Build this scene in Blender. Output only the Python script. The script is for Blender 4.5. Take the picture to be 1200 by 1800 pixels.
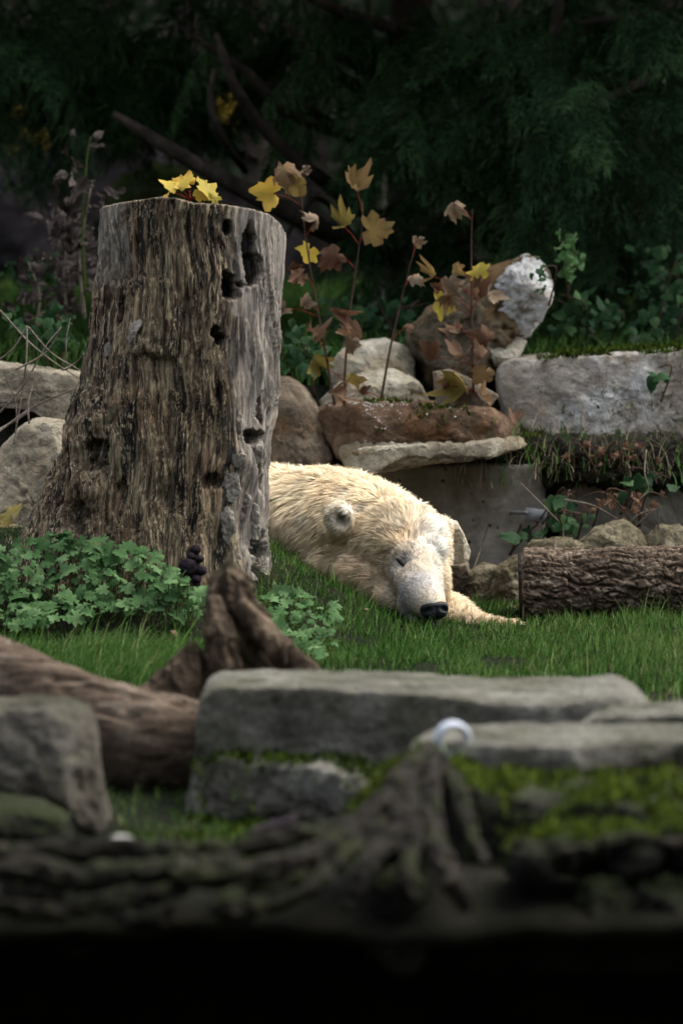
import bpy, bmesh, math, random
import numpy as np
from mathutils import Vector, Matrix

for o in list(bpy.data.objects):
    bpy.data.objects.remove(o)
SC = bpy.context.scene
COL = SC.collection
R = math.radians

# ------------------------------------------------------------------ camera
F_PX = 7200.0                      # focal length in photograph pixels (1200 x 1800 frame)
PITCH = math.atan(480.0 / F_PX)    # horizon lies at row 420 of the photograph
EYE = 1.119
cam_d = bpy.data.cameras.new("camera")
cam = bpy.data.objects.new("camera", cam_d)
COL.objects.link(cam)
cam.location = (0, 0, EYE)
cam.rotation_euler = (math.pi / 2 - PITCH, 0, 0)
cam_d.sensor_fit = 'VERTICAL'
cam_d.sensor_height = 36.0
cam_d.sensor_width = 24.0
cam_d.lens = 36.0 * F_PX / 1800.0
cam_d.clip_start = 0.05
cam_d.clip_end = 500
cam_d.dof.use_dof = True
cam_d.dof.focus_distance = 11.9
cam_d.dof.aperture_fstop = 3.0
SC.camera = cam

# ------------------------------------------------------------------ world, sun, exposure
SUN_EL, SUN_AZ = R(58), R(62)      # azimuth measured from +Y (away from the camera) towards +X
W = bpy.data.worlds.new("World")
SC.world = W
W.use_nodes = True
wn = W.node_tree
bg = wn.nodes["Background"]
sky = wn.nodes.new("ShaderNodeTexSky")
sky.sky_type = 'NISHITA'
sky.sun_disc = False
sky.sun_elevation = SUN_EL
sky.sun_rotation = SUN_AZ
sky.air_density = 1.2
sky.dust_density = 3.0
grey_sky = wn.nodes.new("ShaderNodeHueSaturation")      # thin cloud: the blue is washed out
grey_sky.inputs["Saturation"].default_value = 0.45
wn.links.new(sky.outputs[0], grey_sky.inputs["Color"])
wn.links.new(grey_sky.outputs[0], bg.inputs[0])
bg.inputs[1].default_value = 0.14
sun_d = bpy.data.lights.new("sun", 'SUN')
sun_d.energy = 1.3
sun_d.angle = R(55)
sun_d.color = (1.0, 0.95, 0.87)
sun = bpy.data.objects.new("sun", sun_d)
COL.objects.link(sun)
sd = Vector((math.sin(SUN_AZ) * math.cos(SUN_EL), math.cos(SUN_AZ) * math.cos(SUN_EL), math.sin(SUN_EL)))
sun.rotation_euler = sd.to_track_quat('Z', 'Y').to_euler()
sun.location = (6, 2, 12)
vs = SC.view_settings
vs.view_transform = 'Standard'
vs.look = 'None'
vs.exposure = 1.85
vs.gamma = 1.0
vs.use_curve_mapping = False
cy = SC.cycles
cy.use_denoising = True
try:
    cy.denoiser = 'OPENIMAGEDENOISE'
    cy.denoising_input_passes = 'RGB_ALBEDO_NORMAL'
except Exception:
    pass
cy.max_bounces = 6
cy.diffuse_bounces = 3
cy.glossy_bounces = 2
cy.transmission_bounces = 3
cy.transparent_max_bounces = 4
cy.caustics_reflective = False
cy.caustics_refractive = False
cy.sample_clamp_indirect = 4.0

# ------------------------------------------------------------------ helpers
def at(px, py, Y):
    """photograph pixel -> world point at distance Y"""
    v = -(py - 900.0) / F_PX
    u = (px - 600.0) / F_PX
    dy = math.cos(PITCH) + v * math.sin(PITCH)
    dz = -math.sin(PITCH) + v * math.cos(PITCH)
    t = Y / dy
    return np.array((u * t, Y, EYE + t * dz))

def ppm(Y):
    return F_PX / Y                # pixels per metre at distance Y

rng = np.random.default_rng(7)
random.seed(7)

_P = np.random.default_rng(11).permutation(256)
_P = np.concatenate([_P, _P, _P]).astype(np.int64)
_G = np.random.default_rng(12).normal(size=(256, 3))
_G /= np.linalg.norm(_G, axis=1)[:, None]

def perlin(p):
    p = np.asarray(p, float)
    i = np.floor(p).astype(np.int64)
    f = p - i
    i &= 255
    u = f * f * f * (f * (f * 6 - 15) + 10)
    out = 0
    for dx in (0, 1):
        wx = u[:, 0] if dx else 1 - u[:, 0]
        hx = _P[i[:, 0] + dx]
        for dy in (0, 1):
            wy = u[:, 1] if dy else 1 - u[:, 1]
            hy = _P[hx + i[:, 1] + dy]
            for dz in (0, 1):
                wz = u[:, 2] if dz else 1 - u[:, 2]
                h = _P[hy + i[:, 2] + dz]
                g = _G[h]
                out = out + wx * wy * wz * (g[:, 0] * (f[:, 0] - dx) + g[:, 1] * (f[:, 1] - dy) + g[:, 2] * (f[:, 2] - dz))
    return out * 1.6

def fbm(p, octv=4, gain=.5):
    p = np.asarray(p, float)
    a, s, o = 1.0, 0, 0
    for k in range(octv):
        o = o + a * perlin(p * (2.03 ** k) + 17.3 * k)
        s += a
        a *= gain
    return o / s

def ridged(p, octv=4):
    p = np.asarray(p, float)
    a, s, o = 1.0, 0, 0
    for k in range(octv):
        o = o + a * (1 - np.abs(perlin(p * (2.03 ** k) + 9.1 * k)) * 2)
        s += a
        a *= .5
    return o / s

def sm(x, a, b):
    t = np.clip((x - a) / (b - a), 0, 1)
    return t * t * (3 - 2 * t)

def make_mesh(name, V, T=None, Q=None, smooth=True, attrs=None, normals=None):
    """fast numpy mesh: T triangles (n,3), Q quads (n,4)"""
    V = np.asarray(V, np.float32)
    me = bpy.data.meshes.new(name)
    loops, starts, tot = [], [], 0
    if Q is not None and len(Q):
        Q = np.asarray(Q, np.int32)
        loops.append(Q.ravel()); starts.append(np.arange(len(Q)) * 4 + tot); tot += Q.size
    if T is not None and len(T):
        T = np.asarray(T, np.int32)
        loops.append(T.ravel()); starts.append(np.arange(len(T)) * 3 + tot); tot += T.size
    L = np.concatenate(loops).astype(np.int32)
    S = np.concatenate(starts).astype(np.int32)
    me.vertices.add(len(V)); me.vertices.foreach_set("co", V.ravel())
    me.loops.add(len(L)); me.loops.foreach_set("vertex_index", L)
    me.polygons.add(len(S)); me.polygons.foreach_set("loop_start", S)
    me.update(calc_edges=True)
    if smooth:
        me.polygons.foreach_set("use_smooth", np.ones(len(S), bool))
    for k, a in (attrs or {}).items():
        a = np.asarray(a, np.float32)
        if a.ndim == 1:
            at_ = me.attributes.new(k, 'FLOAT', 'POINT'); at_.data.foreach_set("value", a)
        else:
            at_ = me.attributes.new(k, 'FLOAT_COLOR', 'POINT')
            at_.data.foreach_set("color", np.concatenate([a, np.ones((len(a), 1))], 1).astype(np.float32).ravel())
    me.validate()
    if normals is not None:
        me.normals_split_custom_set_from_vertices(np.asarray(normals, np.float32).tolist())
    return me

def link(name, me, mat=None, parent=None, loc=None):
    o = bpy.data.objects.new(name, me)
    COL.objects.link(o)
    if mat is not None and me is not None and len(me.materials) == 0:
        me.materials.append(mat)
    if parent is not None:
        o.parent = parent
    if loc is not None:
        o.location = loc
    return o

def tag(o, label=None, cat=None, group=None, kind=None):
    if label: o["label"] = label
    if cat: o["category"] = cat
    if group: o["group"] = group
    if kind: o["kind"] = kind
    return o

def thing(name, label, cat, loc=(0, 0, 0), group=None):
    o = bpy.data.objects.new(name, None)
    o.empty_display_size = .1
    COL.objects.link(o)
    o.location = loc
    return tag(o, label, cat, group)

def grid_faces(nr, nc, wrap=False):
    r = np.arange(nr - 1)[:, None]
    c = np.arange(nc if wrap else nc - 1)[None, :]
    c2 = (c + 1) % nc
    a = r * nc + c; b = r * nc + c2
    return np.stack([a, b, b + nc, a + nc], -1).reshape(-1, 4)

def catmull(P, n):
    P = np.asarray(P, float)
    if len(P) == 2:
        t = np.linspace(0, 1, n)[:, None]
        return P[0] * (1 - t) + P[1] * t
    Q = np.vstack([2 * P[0] - P[1], P, 2 * P[-1] - P[-2]])
    m = len(P) - 1
    t = np.linspace(0, m, n)
    k = np.minimum(t.astype(int), m - 1)
    f = (t - k)[:, None]
    p0, p1, p2, p3 = Q[k], Q[k + 1], Q[k + 2], Q[k + 3]
    return .5 * (2 * p1 + (p2 - p0) * f + (2 * p0 - 5 * p1 + 4 * p2 - p3) * f ** 2 + (3 * p1 - p0 - 3 * p2 + p3) * f ** 3)

def tube(P, rad, n=8, seg=None, rough=0.0, freq=8.0, caps=True, tip=False):
    """rounded tube along a smooth path; radii interpolated"""
    seg = seg or max(4, len(P) * 4)
    C = catmull(P, seg)
    rr = np.interp(np.linspace(0, 1, seg), np.linspace(0, 1, len(rad)), rad)
    T = np.gradient(C, axis=0)
    T /= np.linalg.norm(T, axis=1)[:, None] + 1e-9
    up = np.array((0.13, 0.31, 0.94))
    if abs(T[:, 2]).mean() > .8: up = np.array((0.9, .4, 0.1))
    A = np.cross(T, up); A /= np.linalg.norm(A, axis=1)[:, None] + 1e-9
    B = np.cross(T, A)
    th = np.linspace(0, 2 * math.pi, n, endpoint=False)
    D = A[:, None, :] * np.cos(th)[None, :, None] + B[:, None, :] * np.sin(th)[None, :, None]
    r = np.repeat(rr[:, None], n, 1)
    if rough:
        r = r * (1 + rough * fbm((C[:, None, :] + D * r[..., None]).reshape(-1, 3) * freq, 3).reshape(seg, n))
    V = (C[:, None, :] + D * r[..., None]).reshape(-1, 3)
    Q = grid_faces(seg, n, True)
    Tt = []
    if caps:
        V = np.vstack([V, C[0], C[-1]])
        a, b = len(V) - 2, len(V) - 1
        i = np.arange(n); j = (i + 1) % n
        Tt = np.vstack([np.stack([np.full(n, a), j, i], 1), np.stack([np.full(n, b), (seg - 1) * n + i, (seg - 1) * n + j], 1)])
    return V, Tt, Q

def tube_obj(name, P, rad, mat, parent=None, n=8, seg=None, rough=0, freq=8.0, base=None, **k):
    P = np.asarray(P, float)
    base = P[0] if base is None else np.asarray(base, float)
    V, T, Q = tube(P, rad, n, seg, rough, freq)
    return link(name, make_mesh(name, V - base, T, Q), mat, parent, None if parent is not None else base)

# ------------------------------------------------------------------ materials
class NT:
    def __init__(s, name):
        s.m = bpy.data.materials.new(name); s.m.use_nodes = True
        s.t = s.m.node_tree; s.b = s.t.nodes["Principled BSDF"]
        s.out = s.t.nodes["Material Output"]
        s.b.inputs["Specular IOR Level"].default_value = .08
    def n(s, typ, **kw):
        nd = s.t.nodes.new(typ)
        for k, v in kw.items():
            if k in nd.inputs.keys() if isinstance(k, str) else False: nd.inputs[k].default_value = v
            else: setattr(nd, k, v)
        return nd
    def l(s, a, b): s.t.links.new(a, b)
    def coord(s, scale=(1, 1, 1), rnd=True, rot=(0, 0, 0)):
        tc = s.n("ShaderNodeTexCoord"); mp = s.n("ShaderNodeMapping")
        mp.inputs["Scale"].default_value = scale
        mp.inputs["Rotation"].default_value = rot
        s.l(tc.outputs["Object"], mp.inputs["Vector"])
        if rnd:
            oi = s.n("ShaderNodeObjectInfo"); mu = s.n("ShaderNodeVectorMath", operation='SCALE')
            mu.inputs[0].default_value = (13, 7, 29)
            s.l(oi.outputs["Random"], mu.inputs["Scale"])
            s.l(mu.outputs[0], mp.inputs["Location"])
        return mp.outputs[0]
    def noise(s, co, scale, detail=6, rough=.6, dist=0.0):
        nd = s.n("ShaderNodeTexNoise")
        nd.inputs["Scale"].default_value = scale; nd.inputs["Detail"].default_value = detail
        nd.inputs["Roughness"].default_value = rough; nd.inputs["Distortion"].default_value = dist
        s.l(co, nd.inputs["Vector"]); return nd.outputs["Fac"]
    def ramp(s, fac, stops):
        nd = s.n("ShaderNodeValToRGB"); e = nd.color_ramp.elements
        while len(e) < len(stops): e.new(.5)
        for el, (p, c) in zip(e, stops):
            el.position = p; el.color = (*c, 1) if len(c) == 3 else c
        s.l(fac, nd.inputs[0]); return nd.outputs[0]
    def mix(s, fac, a, b, blend='MIX'):
        nd = s.n("ShaderNodeMix", data_type='RGBA', blend_type=blend)
        for i, x in ((0, fac), (6, a), (7, b)):
            if hasattr(x, "links"): s.l(x, nd.inputs[i])
            elif isinstance(x, (int, float)): nd.inputs[i].default_value = x
            else: nd.inputs[i].default_value = (*x, 1)
        return nd.outputs[2]
    def math(s, op, a, b=None, clamp=False):
        nd = s.n("ShaderNodeMath", operation=op); nd.use_clamp = clamp
        for i, x in ((0, a), (1, b)):
            if x is None: continue
            if hasattr(x, "links"): s.l(x, nd.inputs[i])
            else: nd.inputs[i].default_value = x
        return nd.outputs[0]
    def attr(s, name):
        nd = s.n("ShaderNodeAttribute"); nd.attribute_name = name; return nd
    def bump(s, h, strength=.5, dist=.01):
        nd = s.n("ShaderNodeBump"); nd.inputs["Strength"].default_value = strength; nd.inputs["Distance"].default_value = dist
        s.l(h, nd.inputs["Height"]); s.l(nd.outputs[0], s.b.inputs["Normal"])
    def base(s, c, rough=.85):
        if hasattr(c, "links"): s.l(c, s.b.inputs["Base Color"])
        else: s.b.inputs["Base Color"].default_value = (*c, 1)
        s.b.inputs["Roughness"].default_value = rough
        return s.m

def W3(v): return (v, v, v)

def mat_rock(name, dark, mid, light, stain=(.3, .17, .07), stain_amt=.4, white=0.0, moss=0.0, scale=6.0, rough=.88, bump=.6, pos=.52):
    N = NT(name)
    co = N.coord()
    a = N.noise(co, scale, 8, .62)
    c = N.ramp(a, [(.3, dark), (.5, mid), (.7, light)])
    st = N.noise(co, scale * .55, 5, .6, .6)
    c = N.mix(N.math('MULTIPLY', N.ramp(st, [(.5, W3(0)), (.64, W3(1))]), stain_amt), c, stain)
    fine = N.noise(co, scale * 7, 5, .7)
    c = N.mix(.75, c, N.ramp(fine, [(.25, W3(.25)), (.75, W3(.75))]), 'OVERLAY')
    if white:
        w = N.noise(co, scale * .55, 10, .68, .3)
        c = N.mix(N.math('MULTIPLY', N.ramp(w, [(pos, W3(0)), (pos + .12, W3(1))]), white), c, (.72, .71, .68))
    sp = N.noise(co, scale * 14, 2, .5)
    c = N.mix(N.ramp(sp, [(.64, W3(0)), (.7, W3(.6))]), c, (dark[0] * .4, dark[1] * .4, dark[2] * .4))
    if moss:
        g = N.n("ShaderNodeNewGeometry"); sx = N.n("ShaderNodeSeparateXYZ"); N.l(g.outputs["Normal"], sx.inputs[0])
        ms = N.noise(co, scale * 1.1, 4, .6)
        up = N.ramp(N.math('ADD', N.math('MULTIPLY', sx.outputs[2], .55), ms), [(.78, W3(0)), (.92, W3(1))])
        c = N.mix(N.math('MULTIPLY', up, moss), c, N.ramp(fine, [(.3, (.02, .035, .006)), (.7, (.07, .10, .015))]))
    N.bump(N.math('ADD', N.noise(co, scale * 2.4, 10, .7), N.math('MULTIPLY', fine, .5)), min(1, bump * 1.4), .05)
    return N.base(c, rough)

M = {}
M['lime'] = mat_rock('limestone', (.10, .085, .06), (.27, .23, .165), (.42, .38, .29), (.26, .18, .08), .35, scale=7)
M['lime_yellow'] = mat_rock('yellow_limestone', (.06, .05, .03), (.22, .185, .115), (.38, .335, .225), (.13, .10, .05), .7, scale=11, bump=1)
M['pale'] = mat_rock('pale_limestone', (.18, .155, .11), (.38, .34, .25), (.55, .50, .40), (.33, .2, .08), .35, scale=7)
M['block'] = mat_rock('whitish_block', (.13, .11, .085), (.29, .25, .195), (.42, .38, .32), (.17, .12, .07), .7, white=.8, pos=.52, scale=5, bump=1)
M['brown'] = mat_rock('iron_stained_stone', (.06, .04, .025), (.19, .12, .075), (.33, .23, .15), (.26, .115, .045), .5, scale=10, bump=1)
M['browngrey'] = mat_rock('brown_grey_stone', (.07, .055, .04), (.18, .14, .10), (.30, .25, .18), (.2, .11, .05), .5, scale=8)
M['upright'] = mat_rock('quartz_veined_stone', (.045, .036, .024), (.14, .11, .07), (.28, .235, .16), (.24, .13, .045), .6, scale=9, bump=1)
M['quartz'] = mat_rock('white_quartz', (.30, .285, .26), (.66, .645, .61), (.82, .81, .78), (.42, .29, .15), .4, scale=5, bump=.8)
M['grey_stone'] = mat_rock('grey_green_stone', (.055, .05, .04), (.18, .168, .14), (.31, .295, .255), (.08, .082, .045), .6, moss=.12, scale=8, bump=1)
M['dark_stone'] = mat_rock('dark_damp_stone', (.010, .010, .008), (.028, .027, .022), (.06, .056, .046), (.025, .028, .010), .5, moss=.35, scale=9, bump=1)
M['grey_dry'] = mat_rock('grey_weathered_stone', (.022, .02, .016), (.068, .061, .05), (.15, .137, .116), (.07, .06, .04), .5, moss=.15, scale=7)

def mat_concrete():
    N = NT('weathered_concrete'); co = N.coord(rnd=False)
    c = N.ramp(N.noise(co, 3.0, 8, .65), [(.3, (.05, .045, .034)), (.48, (.165, .15, .122)), (.66, (.33, .305, .26))])
    c = N.mix(N.ramp(N.noise(co, 1.6, 5, .6, .5), [(.42, W3(0)), (.58, W3(.85))]), c, (.07, .06, .036))
    v = N.n("ShaderNodeTexVoronoi"); v.inputs["Scale"].default_value = 26; N.l(co, v.inputs["Vector"])
    sel = N.noise(co, 9, 2, .5)
    d = N.math('MULTIPLY', N.ramp(v.outputs["Distance"], [(.10, W3(1)), (.2, W3(0))]), N.ramp(sel, [(.5, W3(0)), (.56, W3(1))]))
    c = N.mix(d, c, (.02, .018, .014))
    N.bump(N.math('SUBTRACT', N.noise(co, 30, 6, .7), d), .5, .012)
    return N.base(c, .9)
M['concrete'] = mat_concrete()

def mat_earth(name, a, b, c3, scale=8):
    N = NT(name); co = N.coord(rnd=False)
    c = N.ramp(N.noise(co, scale, 9, .7), [(.3, a), (.52, b), (.72, c3)])
    N.bump(N.noise(co, scale * 4, 8, .7), .8, .03)
    return N.base(c, .95)
M['earth'] = mat_earth('dark_earth', (.004, .0045, .002), (.009, .009, .005), (.02, .017, .010))
M['twig'] = mat_earth('dry_twig', (.10, .075, .055), (.22, .18, .14), (.36, .31, .25), 20)
M['stem_red'] = mat_earth('reddish_stem', (.05, .03, .025), (.09, .055, .04), (.13, .08, .05), 20)
M['petiole'] = mat_earth('red_petiole', (.16, .02, .02), (.25, .04, .03), (.3, .08, .05), 20)
M['stem_green'] = mat_earth('green_stem', (.03, .05, .012), (.06, .08, .02), (.09, .11, .03), 20)
M['bark_dark'] = mat_earth('dark_conifer_bark', (.02, .015, .013), (.055, .043, .035), (.11, .088, .072), 14)
M['bark_pale'] = mat_earth('pale_bark', (.07, .065, .055), (.13, .12, .10), (.2, .19, .16), 14)

def mat_wood(name, ramp, zscale, xyscale, rotmask=True):
    N = NT(name)
    tc = N.n("ShaderNodeTexCoord")
    mp = N.n("ShaderNodeMapping"); mp.inputs["Scale"].default_value = (xyscale, xyscale, zscale)
    # the fibres wander: warp the lookup with a slow noise first
    wv = N.n("ShaderNodeTexNoise"); wv.inputs["Scale"].default_value = 3.2; wv.inputs["Detail"].default_value = 3
    N.l(tc.outputs["Object"], wv.inputs["Vector"])
    sc_ = N.n("ShaderNodeVectorMath", operation='SCALE'); sc_.inputs["Scale"].default_value = .085
    N.l(wv.outputs["Color"], sc_.inputs[0])
    ad = N.n("ShaderNodeVectorMath", operation='ADD'); N.l(tc.outputs["Object"], ad.inputs[0]); N.l(sc_.outputs[0], ad.inputs[1])
    N.l(ad.outputs[0], mp.inputs["Vector"])
    st = mp.outputs[0]
    f1 = N.noise(st, 1.0, 9, .68)
    c = N.ramp(f1, ramp)
    # broad patches of warm, purple-brown, grey and green-black tint
    tint = N.noise(tc.outputs["Object"], 5.0, 5, .6, .5)
    c = N.mix(.75, c, N.ramp(tint, [(.3, (.34, .26, .17)), (.43, (.19, .13, .12)), (.54, (.30, .28, .25)), (.64, (.10, .115, .105)), (.75, (.35, .30, .23))]), 'OVERLAY')
    mp2 = N.n("ShaderNodeMapping"); mp2.inputs["Scale"].default_value = (xyscale * .42, xyscale * .42, zscale * .55)
    N.l(ad.outputs[0], mp2.inputs["Vector"])
    dk = N.noise(mp2.outputs[0], 1.0, 7, .7)
    c = N.mix(N.ramp(dk, [(.42, W3(.95)), (.485, W3(0))]), c, (.012, .012, .012))
    lt = N.noise(st, 2.6, 7, .75)
    c = N.mix(N.ramp(lt, [(.54, W3(0)), (.60, W3(.9))]), c, (.58, .46, .29))
    c = N.mix(N.ramp(N.noise(st, 3.3, 7, .75), [(.38, W3(.85)), (.45, W3(0))]), c, (.012, .011, .011))
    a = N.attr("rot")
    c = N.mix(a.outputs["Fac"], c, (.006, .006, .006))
    g = N.attr("grey")
    c = N.mix(N.math('MULTIPLY', g.outputs["Fac"], .8), c, N.ramp(f1, [(.3, (.05, .045, .04)), (.48, (.28, .25, .215)), (.7, (.54, .49, .43))]))
    N.bump(N.math('ADD', f1, N.math('MULTIPLY', lt, .5)), .9, .025)
    return N.base(c, .85)
M['stump'] = mat_wood('weathered_stump_wood', [(.30, (.018, .014, .012)), (.42, (.10, .074, .054)), (.51, (.26, .20, .13)), (.63, (.58, .47, .31))], 4.2, 60)

def mat_bark(name, axis_scale, dark, mid, light, bump=.8, moss=0.):
    N = NT(name); co = N.coord(axis_scale)
    co1 = N.coord((1, 1, 1))
    f = N.noise(co, 1.0, 9, .7, .3)
    c = N.ramp(f, [(.3, dark), (.5, mid), (.7, light)])
    f2 = N.noise(co1, 40, 5, .7)
    c = N.mix(.6, c, N.ramp(f2, [(.3, W3(.25)), (.7, W3(.75))]), 'OVERLAY')
    if moss:
        c = N.mix(N.math('MULTIPLY', N.ramp(N.noise(co1, 6, 4, .6), [(.5, W3(0)), (.65, W3(1))]), moss), c, (.03, .04, .01))
    N.bump(N.math('ADD', f, N.math('MULTIPLY', f2, .5)), bump, .02)
    return N.base(c, .9)
M['log_bark'] = mat_bark('furrowed_bark', (14, 34, 34), (.014, .009, .006), (.11, .078, .054), (.34, .27, .20), 1)
M['log_end'] = mat_bark('cut_end_wood', (20, 20, 20), (.012, .01, .01), (.03, .025, .022), (.06, .05, .045), .4)
M['drift'] = mat_bark('smooth_driftwood', (7, 22, 30), (.028, .018, .012), (.075, .054, .038), (.16, .13, .10), .6)
M['drift_dark'] = mat_bark('rotten_root_wood', (18, 18, 8), (.010, .007, .005), (.06, .042, .028), (.20, .15, .10), 1, .25)
M['root'] = mat_bark('dark_mossy_root', (14, 14, 14), (.005, .0045, .004), (.015, .013, .010), (.04, .034, .025), 1, .5)
M['barkplate'] = mat_bark('grey_bark_plate', (20, 20, 12), (.06, .052, .042), (.20, .175, .14), (.36, .33, .28), .7)
M['fungus'] = mat_bark('dark_ball_fungus', (12, 12, 12), (.008, .006, .008), (.018, .013, .016), (.035, .028, .03), .3)

def mat_leaf(name, stops, rough=.55, transl=.35, coat=0., scale=1.0):
    """leaf: per-object and per-position colour, slight translucency"""
    N = NT(name)
    tc = N.n("ShaderNodeTexCoord"); oi = N.n("ShaderNodeObjectInfo")
    at_ = N.attr("tint")
    nz = N.noise(tc.outputs["Object"], 30 * scale, 4, .6)
    v = N.math('ADD', N.math('MULTIPLY', oi.outputs["Random"], .45), N.math('ADD', at_.outputs["Fac"], N.math('MULTIPLY', N.math('SUBTRACT', nz, .5), .9)))
    c = N.ramp(v, stops)
    N.base(c, rough)
    tr = N.n("ShaderNodeBsdfTranslucent"); N.l(c, tr.inputs[0])
    mx = N.n("ShaderNodeMixShader"); mx.inputs[0].default_value = transl
    N.l(N.b.outputs[0], mx.inputs[1]); N.l(tr.outputs[0], mx.inputs[2]); N.l(mx.outputs[0], N.out.inputs[0])
    return N.m
M['grass'] = mat_leaf('grass_blade', [(.1, (.022, .065, .012)), (.35, (.045, .12, .02)), (.6, (.09, .18, .035)), (.9, (.24, .27, .11))], .5, .3)
M['dry_grass'] = mat_leaf('dry_grass_blade', [(.1, (.10, .075, .045)), (.5, (.24, .19, .13)), (.9, (.40, .34, .25))], .6, .25)
M['herb'] = mat_leaf('herb_leaf', [(.05, (.030, .075, .022)), (.35, (.055, .115, .037)), (.6, (.105, .18, .072))], .7, .25)
M['bramble'] = mat_leaf('bramble_leaf', [(.1, (.011, .032, .011)), (.4, (.021, .055, .019)), (.7, (.045, .085, .03))], .5, .25)
M['conifer'] = mat_leaf('conifer_foliage', [(.05, (.008, .020, .008)), (.35, (.017, .042, .016)), (.6, (.05, .10, .036))], .7, .2)
M['wood_far'] = mat_leaf('far_leaves', [(.1, (.008, .018, .010)), (.4, (.02, .04, .018)), (.75, (.04, .06, .03)), (.95, (.05, .045, .03))], .7, .2)
M['yellow'] = mat_leaf('yellow_leaf', [(.05, (.17, .17, .035)), (.3, (.38, .29, .045)), (.6, (.52, .34, .06)), (.85, (.32, .17, .045))], .5, .35)
M['olive'] = mat_leaf('yellowing_leaf', [(.05, (.13, .115, .03)), (.3, (.22, .165, .048)), (.5, (.19, .12, .058)), (.8, (.13, .068, .04))], .55, .3)
M['dead'] = mat_leaf('dead_brown_leaf', [(.05, (.06, .027, .016)), (.35, (.115, .06, .034)), (.6, (.18, .112, .07)), (.9, (.08, .036, .022))], .65, .25)
M['tan'] = mat_leaf('pale_tan_leaf', [(.05, (.10, .065, .04)), (.4, (.20, .145, .095)), (.8, (.32, .25, .18))], .65, .25)
M['moss'] = mat_leaf('moss', [(.1, (.03, .055, .006)), (.45, (.07, .11, .012)), (.8, (.13, .17, .025))], .8, .2)
M['deadstalk'] = mat_leaf('dead_weed', [(.1, (.04, .03, .026)), (.5, (.09, .07, .06)), (.9, (.15, .12, .10))], .8, .15)

def mat_plain(name, c, rough=.6, metal=0., var=.0):
    N = NT(name); co = N.coord()
    f = N.noise(co, 25, 6, .65)
    N.base(N.ramp(f, [(.3, tuple(x * (1 - var) for x in c)), (.7, tuple(min(1, x * (1 + var)) for x in c))]), rough)
    N.b.inputs["Metallic"].default_value = metal
    N.bump(f, .15, .004)
    return N.m
M['plastic'] = mat_plain('white_plastic', (.36, .38, .43), .6, 0, .08)
M['metal'] = mat_plain('dull_zinc', (.17, .175, .18), .7, .1, .3)
M['wire'] = mat_plain('fence_wire', (.10, .12, .12), .5, .5, .2)
M['nose'] = mat_plain('black_nose_skin', (.012, .012, .014), .42, 0, .4)
M['skin'] = mat_plain('dark_eyelid_skin', (.012, .011, .011), .6, 0, .3)

M['mossrock'] = mat_rock('mossy_rock', (.012, .02, .006), (.03, .045, .012), (.06, .08, .02), (.05, .04, .02), .4, moss=.8, scale=6)
M['litter'] = mat_earth('leaf_litter', (.009, .0075, .0075), (.034, .028, .03), (.085, .07, .074), 6)
M['cream'] = mat_rock('cream_limestone', (.34, .29, .20), (.55, .49, .37), (.70, .65, .53), (.40, .27, .12), .45, scale=9)
M['gravel_light'] = mat_plain('pale_grit', (.42, .40, .36), .8, 0, .8)

def proj(P):
    """world points (n,3) -> photograph pixels"""
    P = np.asarray(P, float)
    d = P - np.array((0, 0, EYE))
    w = d[:, 1] * math.cos(PITCH) - d[:, 2] * math.sin(PITCH)
    v = d[:, 1] * math.sin(PITCH) + d[:, 2] * math.cos(PITCH)
    return 600 + F_PX * d[:, 0] / w, 900 - F_PX * v / w

# ------------------------------------------------------------------ ground
def ground_z(x, Y):
    x = np.asarray(x, float); Y = np.asarray(Y, float)
    m = np.clip(-.55 * (x - .17), 0, .25) * sm(Y, 10.8, 12.0)
    z = m + .025 * perlin(np.stack([x * 2.1, Y * 2.1, x * 0 + 3.3], -1).reshape(-1, 3)).reshape(x.shape) * sm(60 - Y, 0, 40)
    z = z - .085 * sm(Y, 7.25, 7.9) * (1 - sm(Y, 9.5, 10.6))
    z = z * (1 - sm(Y, 13.3, 13.45)) + .36 * sm(Y, 13.36, 13.46) + .26 * sm(Y, 13.5, 14.0) + .021 * np.clip(Y - 14, 0, 18)
    z = z + 11 * sm(Y, 29, 50) + .08 * np.clip(Y - 60, 0, 200)
    return z

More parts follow.
